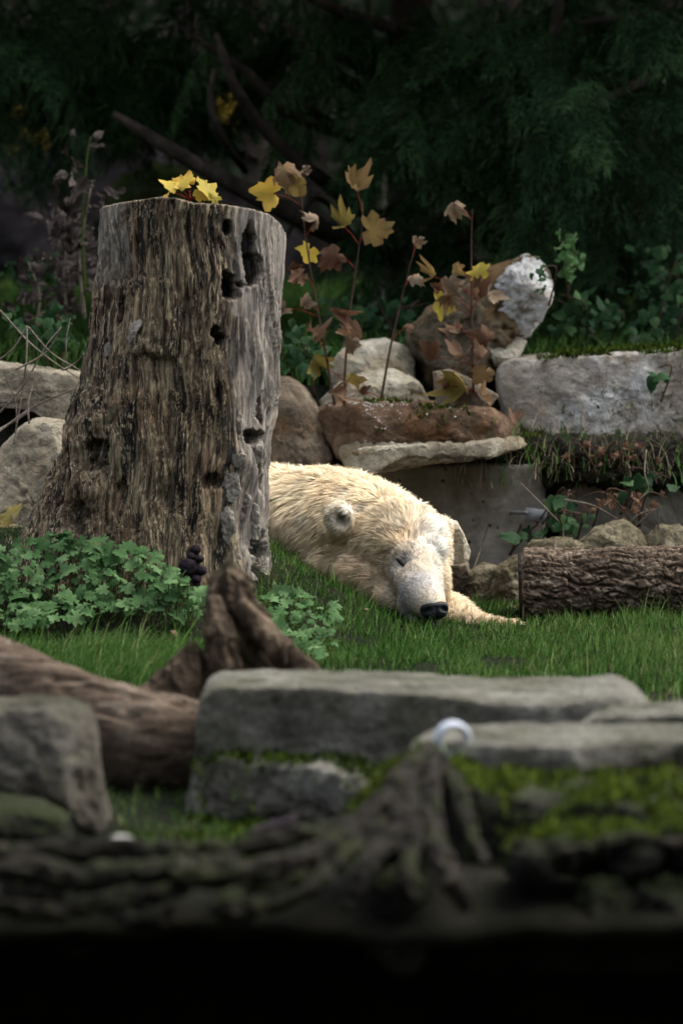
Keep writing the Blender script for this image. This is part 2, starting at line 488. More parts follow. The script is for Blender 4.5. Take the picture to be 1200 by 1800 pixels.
def build_ground():
    xs = np.concatenate([-np.geomspace(70, 1.7, 26), np.arange(-1.64, 1.66, .035), np.geomspace(1.7, 70, 26)])
    Ys = np.concatenate([np.geomspace(150, 16, 46), np.arange(15.9, 6.95, -.05)])
    X, YY = np.meshgrid(xs, Ys)
    Z = ground_z(X, YY)
    V = [np.stack([X, YY, Z], -1)]
    # the bank's broken edge curls over and is undercut above a deep ditch
    prof = [(6.9, -.004), (6.83, -.018), (6.79, -.035), (6.80, -.055), (6.9, -.07), (7.2, -.085), (7.6, -.13), (7.95, -.25), (8.15, -.5), (8.2, -.8),
            (8.15, -1.3), (8.0, -1.75), (7.6, -1.95), (6.5, -2.0), (4.5, -2.0), (2.5, -2.0), (1.3, -1.95), (1.15, -1.6), (1.1, -1.0), (1.05, -.6), (.9, -.52), (0, -.52), (-3, -.52), (-8, -.5), (-30, -.5), (-120, -.5)]
    n = len(xs)
    for k, (y, z) in enumerate(prof):
        w = min(1, k / 3) * (1 if 5.5 < y else 0.4)
        nz = fbm(np.stack([xs * 2.5, np.full(n, y * 3 + z * 4), np.full(n, 5.)], -1), 3)
        nz2 = fbm(np.stack([xs * 6, np.full(n, y * 3 + z * 9), np.full(n, 9.)], -1), 3)
        V.append(np.stack([xs, y + w * .10 * nz, z + .03 * w * nz2 + (0.022 * 0)], -1)[None])
    V = np.concatenate(V, 0)
    nr = V.shape[0]
    me = make_mesh("ground", V.reshape(-1, 3), None, grid_faces(nr, n)[:, ::-1])
    tag(link("ground", me, M['earth']), "dark earth of the grassy bank, its undercut edge and ditch", "ground", kind="structure")
build_ground()

# ------------------------------------------------------------------ rocks
def rock_mesh(pts, Y, depth, e=.5, amp=.045, freq=3.0, cuts=9, seed=0, nu=124, nv=76, crack=.5, base=None, lay=0.0):
    """a stone with a traced outline, real thickness, broken facets and relief"""
    r_ = np.random.default_rng(seed + 100)
    W_ = np.array([at(x, y, Y) for x, y in pts])[:, [0, 2]]
    c = .5 * (W_.min(0) + W_.max(0))
    P = np.vstack([W_ - c, W_[:1] - c])
    if ((P[:-1, 0] * P[1:, 1] - P[1:, 0] * P[:-1, 1]).sum()) < 0: P = P[::-1]
    ln = np.concatenate([[0], np.cumsum(np.hypot(*np.diff(P, axis=0).T))])
    g = np.linspace(0, ln[-1], nu, endpoint=False)
    BD = np.stack([np.interp(g, ln, P[:, 0]), np.interp(g, ln, P[:, 1])], 1)
    for _ in range(2):
        BD = .25 * np.roll(BD, 1, 0) + .5 * BD + .25 * np.roll(BD, -1, 0)
    Rr = np.hypot(*BD.T)
    D = BD / Rr[:, None]
    th = np.concatenate([np.geomspace(1e-9, .3, 1200), np.linspace(.302, math.pi - .302, 1600), math.pi - np.geomspace(.3, 1e-9, 1200)])
    s = np.concatenate([[0], np.sin(th) ** e, [0]]); cz = np.concatenate([[1], np.sign(np.cos(th)) * abs(np.cos(th)) ** e, [-1]])
    size = Rr.mean()
    arc = np.concatenate([[0], np.cumsum(np.hypot(np.diff(s) * size, np.diff(cz) * depth / 2))])
    g = np.linspace(arc[-1] / nv * .3, arc[-1] * (1 - .3 / nv), nv)
    s = np.interp(g, arc, s); cz = np.interp(g, arc, cz)
    X = s[:, None] * (Rr * D[:, 0])[None]; Z = s[:, None] * (Rr * D[:, 1])[None]
    Yv = -np.repeat((cz * depth / 2)[:, None], nu, 1)
    V = np.stack([X, Yv, Z], -1).reshape(-1, 3)
    for k in range(cuts):
        n = np.array((r_.normal() * .7, -abs(r_.normal()) - .35, r_.normal() * .6 + .15)); n /= np.linalg.norm(n)
        d = np.quantile(V @ n, 1) * r_.uniform(.72, .92)
        V = V - np.maximum(0, V @ n - d)[:, None] * n * .92
    off = r_.uniform(0, 50, 3)
    hx, hz = abs(BD[:, 0]).max(), abs(BD[:, 1]).max()
    nrm = V / (np.array((hx, depth / 2, hz)) ** 2); nrm /= np.linalg.norm(nrm, axis=1)[:, None] + 1e-9
    size = math.sqrt(hx * hz)
    q = V / size
    h = fbm(q * freq * .6 + off, 3, .5) - crack * np.maximum(0, ridged(q * freq * .55 + off + 5, 2) - .72) * 2.6
    h += .55 * fbm(q * freq * 1.9 + off, 3, .6) + .28 * (ridged(q * freq * 3.7 + off, 3) - .5) + .16 * fbm(q * freq * 8 + off, 2)
    tr = fbm(q * freq * .9 + off + 20, 3)                      # broken terraces
    h += .7 * (sm(tr, .05, .10) + sm(tr, -.28, -.24))
    h -= h.mean()
    if lay:
        h += lay * np.sin((V[:, 2] / size * 9 + fbm(q * 2 + off, 2) * 3))
    V = V + nrm * (h * amp * size)[:, None]
    Q = grid_faces(nv, nu, True)
    V = np.vstack([V, V[:nu].mean(0), V[-nu:].mean(0)])
    i = np.arange(nu); j = (i + 1) % nu; L = len(V)
    T = np.vstack([np.stack([np.full(nu, L - 2), j, i], 1), np.stack([np.full(nu, L - 1), (nv - 1) * nu + i, (nv - 1) * nu + j], 1)])
    cen = np.array((c[0], Y, c[1]))
    return V, T, Q, cen

def rock(name, pts, Y, depth, mat, label=None, cat="rock", parent=None, pcen=None, group=None, yoff=0, **k):
    V, T, Q, cen = rock_mesh(pts, Y + depth / 2 + yoff, depth, **k)      # outline = widest section, half a depth behind its front
    me = make_mesh(name, V if parent is None else V + cen - pcen, T, Q[:, ::-1])
    o = link(name, me, M[mat], parent, cen if parent is None else None)
    if parent is None:
        tag(o, label, cat, group)
    return o, cen

# wall of stones behind the bear
rock("flat_boulder", [(-70, 640), (0, 636), (60, 648), (140, 655), (210, 680), (200, 730), (110, 737), (40, 715), (-70, 710)], 12.9, .5, 'lime', "long flat stone lying above the rounded boulder, left of the stump", e=.45, seed=1)
rock("boulder", [(-40, 830), (20, 775), (48, 746), (70, 739), (130, 745), (190, 800), (190, 985), (60, 1000), (-60, 985)], 12.45, .5, 'lime', "rounded pale boulder at the left of the stump", e=.5, seed=2, amp=.05)
rock("small_stone", [(-60, 935), (-10, 918), (40, 928), (75, 960), (60, 1010), (-50, 1010)], 12.2, .3, 'browngrey', "low brown stone at the foot of the rounded pale boulder", seed=3)
rock("void_shade_fill", [(-80, 700), (20, 705), (210, 725), (230, 830), (-80, 830)], 13.15, .4, 'dark_stone', "dark filler set for the shaded void under the long flat stone", seed=4)  # near-black filler where the gap holds only shade
rock("brown_boulder", [(400, 700), (470, 672), (505, 662), (532, 682), (556, 715), (585, 790), (590, 850), (560, 880), (400, 880)], 13.15, .5, 'browngrey', "brown weathered stone behind the bear's back beside the stump", seed=5, amp=.05, e=.45)
sl, slc = rock("overhanging_slab", [(556, 722), (600, 706), (700, 709), (800, 714), (855, 718), (895, 740), (925, 770), (922, 790), (840, 800), (700, 806), (610, 812), (585, 795)], 12.95, .75, 'brown', "rusty brown slab jutting out over the bear", seed=6, e=.3, amp=.07, cuts=14, freq=4, lay=.25)
rock("pale_lower_layer", [(594, 798), (604, 776), (700, 772), (800, 774), (915, 768), (926, 782), (860, 798), (770, 806), (715, 815), (650, 825), (612, 819)], 12.94, .72, 'lime', parent=sl, pcen=slc, seed=7, e=.3, amp=.07, freq=4)
rock("white_vein", [(612, 797), (640, 787), (700, 782), (752, 782), (768, 784), (700, 788), (650, 793), (620, 801)], 12.925, .07, 'pale', parent=sl, pcen=slc, seed=8, e=.8, amp=.1)
rock("pale_boulder", [(575, 645), (600, 616), (640, 600), (675, 596), (712, 608), (727, 635), (730, 690), (640, 700), (585, 695)], 13.75, .4, 'pale', "pale rounded stone behind the slab, the upper of two", seed=9, amp=.05)
rock("pale_stone", [(560, 705), (600, 672), (640, 655), (690, 649), (735, 672), (755, 705), (700, 725), (580, 725)], 13.45, .35, 'pale', "pale low stone lying on the slab, the lower of two", seed=10, amp=.05)
up, upc = rock("upright_boulder", [(723, 575), (760, 543), (800, 512), (840, 484), (890, 464), (920, 452), (945, 462), (957, 478), (960, 520), (940, 560), (905, 600), (870, 650), (830, 690), (745, 700), (722, 635)], 13.75, .45, 'upright', "tilted boulder with a white quartz face on top of the wall", seed=11, amp=.09, e=.5)
rock("quartz_face", [(862, 560), (882, 522), (868, 500), (895, 470), (922, 452), (947, 462), (962, 480), (967, 520), (950, 556), (922, 590), (888, 602)], 13.71, .40, 'quartz', parent=up, pcen=upc, seed=12, e=.5, amp=.13, cuts=7)
rock("quartz_foot", [(850, 600), (900, 585), (925, 600), (905, 640), (868, 645)], 13.71, .3, 'pale', parent=up, pcen=upc, seed=13, e=.6, amp=.06)
rock("brown_stone", [(760, 654), (790, 650), (830, 668), (875, 695), (850, 725), (768, 715)], 13.25, .25, 'browngrey', "small angular brown stone between the slab and the tilted boulder", seed=14)
rock("long_block", [(872, 650), (885, 634), (930, 628), (1060, 620), (1200, 611), (1330, 606), (1330, 770), (1180, 775), (1050, 772), (940, 758), (886, 735), (876, 690)], 13.5, .6, 'block', "long whitish stone block lying on the right of the wall", seed=15, e=.32, amp=.03, cuts=3, nu=200, nv=90)

# cast concrete panels below
for nm, x0, x1, sd, lb in (("concrete_panel", 520, 957, 21, "grey pitted concrete panel under the overhanging slab"), ("concrete_panel", 984, 1420, 22, "dark weathered concrete panel behind the bark-covered log")):
    rock(nm, [(x0, 815), (x1, 815), (x1, 1130), (x0, 1130)], 13.25, .14, 'concrete', lb, "wall", seed=sd, e=.1, amp=.014, freq=5, cuts=0, nu=240, nv=60, crack=.3)

# stones between bear and log
lc, lcc = rock("limestone_chunk", [(772, 922), (785, 914), (803, 917), (815, 940), (826, 968), (822, 984), (800, 990), (784, 985), (772, 960)], 12.42, .18, 'cream', "squared cream limestone chunk beside the bear's head", seed=31, e=.3, amp=.03, cuts=3)
rock("rubble_stone", [(776, 985), (800, 990), (822, 986), (824, 1010), (815, 1050), (780, 1060)], 12.58, .2, 'browngrey', "dark rubble stone under the squared cream chunk", seed=32)
rock("rubble_stone", [(862, 1040), (872, 1005), (905, 980), (935, 972), (965, 980), (965, 1110), (880, 1110)], 12.42, .3, 'lime_yellow', "yellowish stone touching the cut end of the log", seed=33, cuts=14, amp=.085)
rock("rubble_stone", [(788, 1035), (808, 1015), (850, 994), (880, 1000), (895, 1030), (900, 1090), (800, 1100)], 12.55, .3, 'lime_yellow', "sloping yellowish stone between bear and log", seed=34, cuts=14, amp=.085)
rock("rubble_stone", [(845, 1090), (862, 1074), (915, 1067), (935, 1085), (935, 1120), (850, 1120)], 12.2, .25, 'lime_yellow', "low flat stone beside the bear's foreleg", seed=35, cuts=14, amp=.085)
rock("rubble_stone", [(920, 975), (932, 955), (970, 948), (1015, 949), (1040, 970), (1030, 1060), (925, 1060)], 12.6, .25, 'lime_yellow', "flat-topped yellow stone behind the log's cut end", seed=36, cuts=14, amp=.085)
rock("rubble_stone", [(1005, 985), (1025, 950), (1045, 932), (1080, 918), (1105, 920), (1130, 940), (1150, 1000), (1140, 1060), (1005, 1060)], 12.65, .3, 'lime_yellow', "tallest knobbly yellow stone behind the middle of the log", seed=37, cuts=14, amp=.085, freq=4)
rock("rubble_stone", [(1125, 960), (1150, 928), (1200, 925), (1260, 932), (1300, 960), (1300, 1060), (1125, 1060)], 12.68, .3, 'lime_yellow', "broad yellow stone behind the far end of the log", seed=38, cuts=14, amp=.085)

# small metal bracket on the concrete
br = thing("metal_bracket", "small grey metal plate bolted to the concrete", "bracket", tuple(at(938, 905, 13.2)))
bc = at(938, 905, 13.2)
def slab_box(P4, thick):
    P4 = np.array(P4, float)
    n = np.array((0, 1, 0)) * thick
    V = np.vstack([P4, P4 + n])
    Q = [(0, 1, 2, 3), (7, 6, 5, 4), (0, 4, 5, 1), (1, 5, 6, 2), (2, 6, 7, 3), (3, 7, 4, 0)]
    return V, Q
V, Q = slab_box([at(921, 917, 13.16) - bc, at(958, 918, 13.16) - bc, at(962, 897, 13.16) - bc, at(924, 892, 13.16) - bc], .006)
link("plate", make_mesh("plate", V, None, Q, smooth=False), M['metal'], br)
tube_obj("bolt", [at(892, 901, 13.27), at(925, 901, 13.15)], [.006, .006], M['metal'], br, 8, base=bc)
tube_obj("rivet", [at(952, 909, 13.165), at(952, 909, 13.15)], [.0045, .0045], M['bark_dark'], br, 8, base=bc)
tube_obj("bracket_arm", [at(940, 905, 13.165), at(941, 905, 13.27)], [.012, .012], M['metal'], br, 8, base=bc)

# ------------------------------------------------------------------ stump
ST_Y = 11.72
def build_stump():
    prof = [(350, 181, 497), (400, 180, 496), (430, 179, 495), (560, 164, 491), (620, 153, 487), (680, 140, 482), (760, 117, 469), (800, 104, 466), (860, 82, 461), (940, 48, 455), (1000, 22, 462), (1060, 0, 470)]
    pr = np.array(prof, float)
    na, nh = 380, 290
    pys = np.linspace(1060, 352, nh)
    xl = np.interp(pys, pr[::-1][::-1][:, 0], pr[:, 1]); xr = np.interp(pys, pr[:, 0], pr[:, 2])
    k = np.ones(15) / 15
    xl = np.concatenate([xl[:7], np.convolve(xl, k, 'valid'), xl[-7:]]); xr = np.concatenate([xr[:7], np.convolve(xr, k, 'valid'), xr[-7:]])
    zs = np.array([at(300, p, ST_Y)[2] for p in pys])
    XL = np.array([at(a, p, ST_Y)[0] for a, p in zip(xl, pys)]); XR = np.array([at(a, p, ST_Y)[0] for a, p in zip(xr, pys)])
    cx = .5 * (XL + XR); hw = .5 * (XR - XL)
    al = np.linspace(0, 2 * math.pi, na, endpoint=False)
    ca, sa = np.cos(al), np.sin(al)
    dr = np.minimum(hw * .95, .26 + (hw - .26) * .5)
    X = cx[:, None] + hw[:, None] * ca[None]
    Yv = ST_Y + dr[:, None] * np.sign(sa)[None] * abs(sa)[None] ** .95
    # uneven saw cut: rim height follows x
    top = np.interp(X, [at(x, 360, ST_Y)[0] for x in (180, 200, 290, 318, 345, 395, 440, 470, 488, 497)],
                    [at(300, y, ST_Y)[2] for y in (368, 361, 349, 352, 360, 362, 369, 377, 392, 412)])
    h = ((zs - zs[0]) / (zs[-1] - zs[0]))[:, None]
    Z = zs[0] + h * (top - zs[0])
    V = np.stack([X, Yv, Z], -1).reshape(-1, 3)
    nrm = np.stack([np.repeat(ca[None], nh, 0), np.repeat(sa[None], nh, 0), np.zeros((nh, na))], -1).reshape(-1, 3)
    w = fbm(V * 3.1 + 3, 2)[:, None] * np.array((.05, .05, 0))
    Vw = V + w
    low = sm(V[:, 2], .55, .05)
    disp = .007 * ridged(Vw * (34, 34, 2.6), 2) + .007 * ridged(Vw * (75, 75, 5), 2) + .012 * fbm(Vw * (11, 11, 1.5) + 7, 3) + .012 * fbm(V * 5 + 2, 3) + .006 * fbm(Vw * (60, 60, 6), 2)
    disp += low * (.03 * ridged(V * (7, 7, 1.2) + 11, 2) - .01)
    # flaking plates: thresholded steps along the fibre
    stp = fbm(Vw * (16, 16, 2.2) + 31, 3)
    disp += .008 * sm(stp, .02, .08) + .006 * sm(stp, -.25, -.2)
    px, py = proj(V)
    front = V[:, 1] < ST_Y
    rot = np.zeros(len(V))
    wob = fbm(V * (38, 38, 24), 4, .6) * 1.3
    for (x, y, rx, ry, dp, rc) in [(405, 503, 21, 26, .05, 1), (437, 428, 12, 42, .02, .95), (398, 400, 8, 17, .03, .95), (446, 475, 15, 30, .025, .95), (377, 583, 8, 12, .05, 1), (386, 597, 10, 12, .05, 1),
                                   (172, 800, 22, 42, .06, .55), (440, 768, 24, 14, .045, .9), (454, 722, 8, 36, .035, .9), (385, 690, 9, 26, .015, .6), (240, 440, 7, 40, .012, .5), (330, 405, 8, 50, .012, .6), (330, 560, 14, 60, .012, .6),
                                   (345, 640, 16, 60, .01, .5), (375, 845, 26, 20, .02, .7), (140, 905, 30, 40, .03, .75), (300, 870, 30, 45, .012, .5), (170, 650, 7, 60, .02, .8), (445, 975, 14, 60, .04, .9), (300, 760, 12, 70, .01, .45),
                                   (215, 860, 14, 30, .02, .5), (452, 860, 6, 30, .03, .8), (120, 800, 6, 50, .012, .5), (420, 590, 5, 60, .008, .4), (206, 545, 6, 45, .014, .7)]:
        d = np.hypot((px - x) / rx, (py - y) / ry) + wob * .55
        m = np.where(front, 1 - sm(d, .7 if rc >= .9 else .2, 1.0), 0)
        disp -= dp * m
        rot = np.maximum(rot, rc * m)  # holes painted near-black: rot stain plus the shade inside them
    # broken step on the face, and a knot collar
    d = np.maximum(abs(px - 265) / 48, (py - 560) / 75) + wob * .2
    disp += np.where(front & (py > 486 + 6 * wob + abs(px - 262) * .18), .016 * (1 - sm(d, .75, 1.0)), 0)
    for (x, y, rx, ry, a) in [(172, 800, 38, 62, .02), (150, 740, 26, 40, .012), (430, 700, 25, 120, .008), (415, 900, 30, 90, .015)]:
        d = np.hypot((px - x) / rx, (py - y) / ry)
        disp += np.where(front, a * np.exp(-((d - 1) / .35) ** 2), 0)
    # the silvery, sound wood on the right and at the top left
    grey = np.where(front, sm(px + 25 * wob, 385, 430) * .9 + .6 * sm(240 - px + 30 * wob, 0, 40) * sm(520 - py, 0, 60), .6) * (1 - rot)
    V = V + nrm * (disp - .014 * (1 - low))[:, None]
    # top: rotten hollow inside the rim
    rings, cur = [V.reshape(nh, na, 3)], V.reshape(nh, na, 3)[-1]
    cen = cur.mean(0)
    for f, dz in ((.97, .004), (.9, -.004), (.75, -.02), (.5, -.035), (.2, -.04)):
        rg = cen + (cur - cen) * np.array((f, f, 1)); rg[:, 2] += dz + .012 * fbm(rg * 20, 3) * (1 - f) * 2
        rings.append(rg[None])
    V = np.concatenate(rings, 0)
    nr = V.shape[0]
    V = V.reshape(-1, 3)
    ext = nr * na - len(rot)
    rot = np.concatenate([rot, np.full(ext, .3)]); grey = np.concatenate([grey, np.zeros(ext)])
    Q = grid_faces(nr, na, True)
    V = np.vstack([V, V[-na:].mean(0)]); rot = np.append(rot, .3); grey = np.append(grey, 0)
    i = np.arange(na); j = (i + 1) % na
    T = np.stack([np.full(na, len(V) - 1), (nr - 1) * na + i, (nr - 1) * na + j], 1)
    base = np.array((cx[60], ST_Y, .12))
    root = thing("tree_stump", "tall weathered tree stump with rotten holes beside the bear", "stump", tuple(base))
    me = make_mesh("trunk", V - base, T, Q, attrs={"rot": rot, "grey": grey})
    link("trunk", me, M['stump'], root)
    return root, base, V
STUMP, ST_BASE, ST_V = build_stump()
_sx, _sy = proj(ST_V)
_sf = ST_V[:, 1] < ST_Y + .02
def stump_front(px, py):
    d = (_sx - px) ** 2 + (_sy - py) ** 2 + np.where(_sf, 0, 1e9)
    return float(ST_V[np.argmin(d), 1])
for k, pts in enumerate([
        [(403, 742), (412, 727), (426, 730), (430, 745), (424, 775), (414, 788), (405, 775)],
        [(408, 800), (420, 793), (434, 800), (430, 818), (416, 826), (408, 818)],
        [(391, 852), (400, 828), (418, 834), (424, 868), (412, 888), (394, 880)],
        [(414, 884), (430, 862), (440, 872), (436, 902), (422, 914)],
        [(386, 905), (396, 892), (412, 900), (415, 930), (404, 960), (390, 945)],
        [(432, 925), (444, 880), (456, 890), (456, 940), (444, 958)],
        [(436, 820), (452, 770), (462, 780), (460, 830), (448, 875), (438, 860)]]):
    c = np.mean(pts, 0)
    yb = stump_front(*c)
    rock("bark_plate", [(x + random.uniform(-3, 3), y + random.uniform(-4, 4)) for x, y in pts], yb - .004, .022, 'barkplate', parent=STUMP, pcen=ST_BASE, seed=50 + k, e=.3, amp=.07, freq=3, nu=64, nv=34, cuts=3)
for k, pts in enumerate([[(168, 828), (176, 800), (184, 770), (196, 738), (203, 742), (198, 775), (188, 812), (176, 832)], [(183, 742), (196, 712), (210, 705), (208, 728), (192, 748)], [(224, 600), (230, 570), (244, 556), (252, 566), (240, 588), (230, 614)], [(183, 610), (190, 600), (198, 606), (194, 626), (186, 630)]]):
    c = np.mean(pts, 0)
    rock("wood_sliver", pts, stump_front(*c) - .018, .035, 'barkplate' if k != 1 else 'lime_yellow', parent=STUMP, pcen=ST_BASE, seed=60 + k, e=.5, amp=.1, freq=5, nu=50, nv=26)
for k, (x, y, r) in enumerate([(344, 966, 9), (336, 977, 8), (331, 997, 16), (352, 982, 7), (355, 1003, 9), (346, 1018, 8)]):
    yb = stump_front(x, y)
    pts = [(x + r * math.cos(a) * 1.1, y + r * math.sin(a)) for a in np.linspace(0, 6.28, 12, endpoint=False)]
    rock("fungus_ball", pts, yb - .02, .035, 'fungus', parent=STUMP, pcen=ST_BASE, seed=70 + k, e=1.0, amp=.05, nu=32, nv=20, cuts=0)

# ------------------------------------------------------------------ felled log with furrowed bark
def build_log():
    A = at(916, 1031, 12.10); B = at(1420, 1018, 12.07)
    L = np.linalg.norm(B - A); ax = (B - A) / L
    u = np.cross(ax, (0, 0, 1)); u /= np.linalg.norm(u); v = np.cross(u, ax)
    ns, na = 360, 210
    t = np.linspace(0, 1, ns); al = np.linspace(0, 2 * math.pi, na, endpoint=False)
    r0 = .104 - .006 * t
    D = np.cos(al)[:, None] * u + np.sin(al)[:, None] * v
    S = (t * L)[:, None]
    P = np.stack([np.repeat(S, na, 1), np.repeat((np.cos(al) * .105)[None], ns, 0), np.repeat((np.sin(al) * .105)[None], ns, 0)], -1).reshape(-1, 3)
    Pw = P + .02 * np.stack([fbm(P * 9 + 1, 2), fbm(P * 9 + 4, 2), fbm(P * 9 + 8, 2)], 1)
    Pw = Pw + .03 * np.stack([fbm(P * 3.3 + 1, 2), fbm(P * 4 + 4, 2), fbm(P * 4 + 8, 2)], 1)
    n1 = abs(perlin(Pw * (8, 38, 38)))
    n2 = abs(perlin(Pw * (30, 75, 75) + 7))
    n3 = abs(perlin(Pw * (22, 30, 30) + 17))
    h = sm(n1, .01, .22) * .012 + sm(n2, .0, .2) * .006 + sm(n3, 0, .12) * .005 + .004 * fbm(Pw * 80, 2) + .008 * fbm(P * 5, 2)
    knot = np.exp(-(((P[:, 0] - .27) / .03) ** 2 + ((np.arctan2(P[:, 2], P[:, 1]) + 2.4) / .22) ** 2)); h += .014 * knot
    h -= .006 * sm(fbm(P * 9 + 40, 2), .25, .35)
    h = h.reshape(ns, na) - .012
    nick = sm(t, 0, .012)[:, None]
    h = h * nick + (1 - nick) * (-.006 + .006 * perlin(np.stack([np.cos(al) * 5, np.sin(al) * 5, al * 0], 1))[None])
    V = A + ax * S[:, :, None] + D[None] * (r0[:, None] + h)[:, :, None]
    Q = grid_faces(ns, na, True)
    base = A - np.array((0, 0, .1))
    root = thing("felled_log", "felled log with furrowed bark lying in the grass", "log", tuple(base))
    link("bark", make_mesh("bark", V.reshape(-1, 3) - base, None, Q[:, ::-1]), M['log_bark'], root)
    for nm, k, s in (("cut_end", 0, 1), ("far_end", -1, -1)):
        ring = V[k]; c = ring.mean(0)
        rows = [c + (ring - c) * f - ax * s * g for f, g in ((1.0, -.002), (1.0, .006), (.97, .009), (.8, .006), (.5, .008), (.02, .006))]
        W_ = np.concatenate(rows); 
        link(nm, make_mesh(nm, W_ - base, None, grid_faces(len(rows), na, True)), M['log_end'], root)
build_log()

# ------------------------------------------------------------------ driftwood in the foreground (out of focus)
def build_drift():
    base = at(300, 1400, 8.8)
    root = thing("driftwood_trunk", "smooth fallen driftwood trunk with an upright broken root", "driftwood", tuple(base))
    s = ppm(8.9)
    limb = [at(-160, 1120, 9.15), at(-20, 1178, 9.05), at(90, 1235, 8.95), at(190, 1280, 8.9), at(290, 1312, 8.9), at(380, 1322, 9.0), at(480, 1300, 9.15)]
    V, T, Q = tube(limb, [66 / s, 68 / s, 72 / s, 84 / s, 92 / s, 88 / s, 70 / s], 90, 150, .07, 5)
    V = V + (fbm(V * (5, 26, 26), 4) * .012 - .012 * sm(abs(perlin(V * (2.5, 14, 14) + 5)), .06, 0))[:, None] * np.array((0, -.6, .8))
    link("trunk", make_mesh("trunk", V - base, T, Q[:, ::-1]), M['drift'], root)
    def stub(name, P, rad, amp=.02, n=72, seg=120, mat='drift_dark'):
        V, T, Q = tube(P, rad, n, seg, .22, 9)
        c = np.array(P).mean(0)
        V = V + ((ridged(V * (24, 24, 6), 4) - .5) * amp * 1.5 + fbm(V * 14, 4) * amp * 1.1)[:, None] * ((V - c) * (1, 1, .1) / (np.linalg.norm((V - c) * (1, 1, .1), axis=1)[:, None] + 1e-6))
        link(name, make_mesh(name, V - base, T, Q[:, ::-1]), M[mat], root)
    stub("broken_root", [at(455, 1265, 9.2), at(440, 1190, 9.2), at(424, 1130, 9.2), at(410, 1070, 9.2), at(404, 1030, 9.2), at(402, 1000, 9.22), at(403, 988, 9.22)], [.135, .105, .078, .062, .045, .026, .010])
    stub("root_spur", [at(300, 1235, 9.1), at(322, 1185, 9.1), at(338, 1150, 9.1), at(345, 1128, 9.1)], [.07, .05, .03, .012], .012)
    stub("root_ridge", [at(420, 1060, 9.14), at(450, 1100, 9.12), at(490, 1145, 9.1), at(545, 1195, 9.1)], [.022, .03, .034, .03], .012)
    stub("root_ridge", [at(375, 1050, 9.14), at(385, 1110, 9.1), at(400, 1180, 9.08)], [.02, .03, .035], .012)
    stub("root_spur", [at(330, 1215, 9.15), at(380, 1180, 9.15), at(420, 1165, 9.17)], [.04, .045, .04], .012)
build_drift()

# ------------------------------------------------------------------ foreground stones (out of focus)
rock("stone_block", [(352, 1228), (360, 1206), (378, 1195), (500, 1191), (700, 1197), (880, 1208), (1000, 1207), (1090, 1200), (1125, 1216), (1150, 1245), (1120, 1262), (1000, 1300), (800, 1330), (600, 1345), (420, 1348), (345, 1340)], 8.45, .45, 'grey_stone', "long flat-topped grey stone block in front of the grass", seed=81, e=.22, amp=.02, cuts=2, nu=200, nv=80)
rock("base_stone", [(322, 1450), (335, 1385), (348, 1335), (450, 1328), (600, 1330), (690, 1345), (730, 1420), (640, 1460), (400, 1470)], 8.3, .4, 'grey_stone', "low grey mossy stone carrying the left end of the long block", seed=82, e=.5, amp=.05)
rock("corner_stone", [(-90, 1250), (0, 1238), (90, 1236), (150, 1250), (162, 1275), (168, 1330), (178, 1400), (195, 1450), (0, 1470), (-90, 1460)], 7.95, .4, 'grey_dry', "squared grey stone with a pale ragged top beside the driftwood", seed=83, e=.3, amp=.05, freq=4)
rock("low_stone", [(-80, 1415), (0, 1405), (70, 1418), (120, 1440), (130, 1490), (-80, 1490)], 7.7, .3, 'dark_stone', "low dark stone at the foot of the squared grey stone", seed=84)
rock("flat_stone", [(715, 1318), (735, 1303), (775, 1293), (850, 1290), (1000, 1286), (1150, 1290), (1320, 1290), (1330, 1345), (1180, 1352), (960, 1345), (820, 1342), (730, 1338)], 7.5, .4, 'grey_stone', "flat grey slab resting on the mossy mound", seed=85, e=.4, amp=.04)
rock("flat_stone", [(1010, 1290), (1040, 1265), (1090, 1252), (1200, 1243), (1330, 1240), (1340, 1330), (1020, 1330)], 8.1, .35, 'grey_stone', "rounded grey stone behind the flat slab on the mossy mound", seed=86, e=.45, amp=.04)
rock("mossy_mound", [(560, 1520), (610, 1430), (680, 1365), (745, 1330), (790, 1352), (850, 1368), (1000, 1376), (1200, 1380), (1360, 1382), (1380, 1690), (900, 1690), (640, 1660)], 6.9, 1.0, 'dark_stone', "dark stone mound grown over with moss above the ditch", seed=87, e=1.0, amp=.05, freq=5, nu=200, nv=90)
# lumpy dark stones along the broken edge
for k, (x, y, w, h, yy) in enumerate([(1010, 1500, 70, 40, 6.85), (1105, 1492, 60, 34, 6.8), (1190, 1495, 60, 45, 6.82), (930, 1520, 50, 34, 6.78), (1060, 1580, 60, 40, 6.78), (1160, 1580, 70, 45, 6.8), (860, 1560, 45, 36, 6.74), (700, 1560, 60, 40, 6.74), (60, 1570, 70, 40, 6.75), (250, 1590, 60, 40, 6.76), (420, 1600, 50, 36, 6.76), (980, 1620, 50, 40, 6.8), (140, 1640, 50, 36, 6.8), (700, 1664, 55, 40, 6.95)]):
    if k == 6: continue
    r_ = np.random.default_rng(k + 5)
    pts = [(x + w * math.cos(a) * r_.uniform(.8, 1.1), y + h * math.sin(a) * r_.uniform(.8, 1.1)) for a in np.linspace(0, 6.28, 11, endpoint=False)]
    where = ("on the edge under the flat slab" if x > 800 else "on the edge below the root fan" if x > 600 else "on the edge under the long twisted root")
    if k == 13: where = "hanging alone in the dark hollow under the edge"
    rock("edge_stone", pts, yy, .25, 'dark_stone' if k != 13 else 'grey_dry', ("broad" if w >= 60 else "small") + (" flat" if h < 38 else " thick") + " dark damp stone " + where if k != 13 else "brownish stone " + where, group="stones along the ditch edge", seed=200 + k, e=.45, amp=.16, cuts=14, nu=80, nv=46)

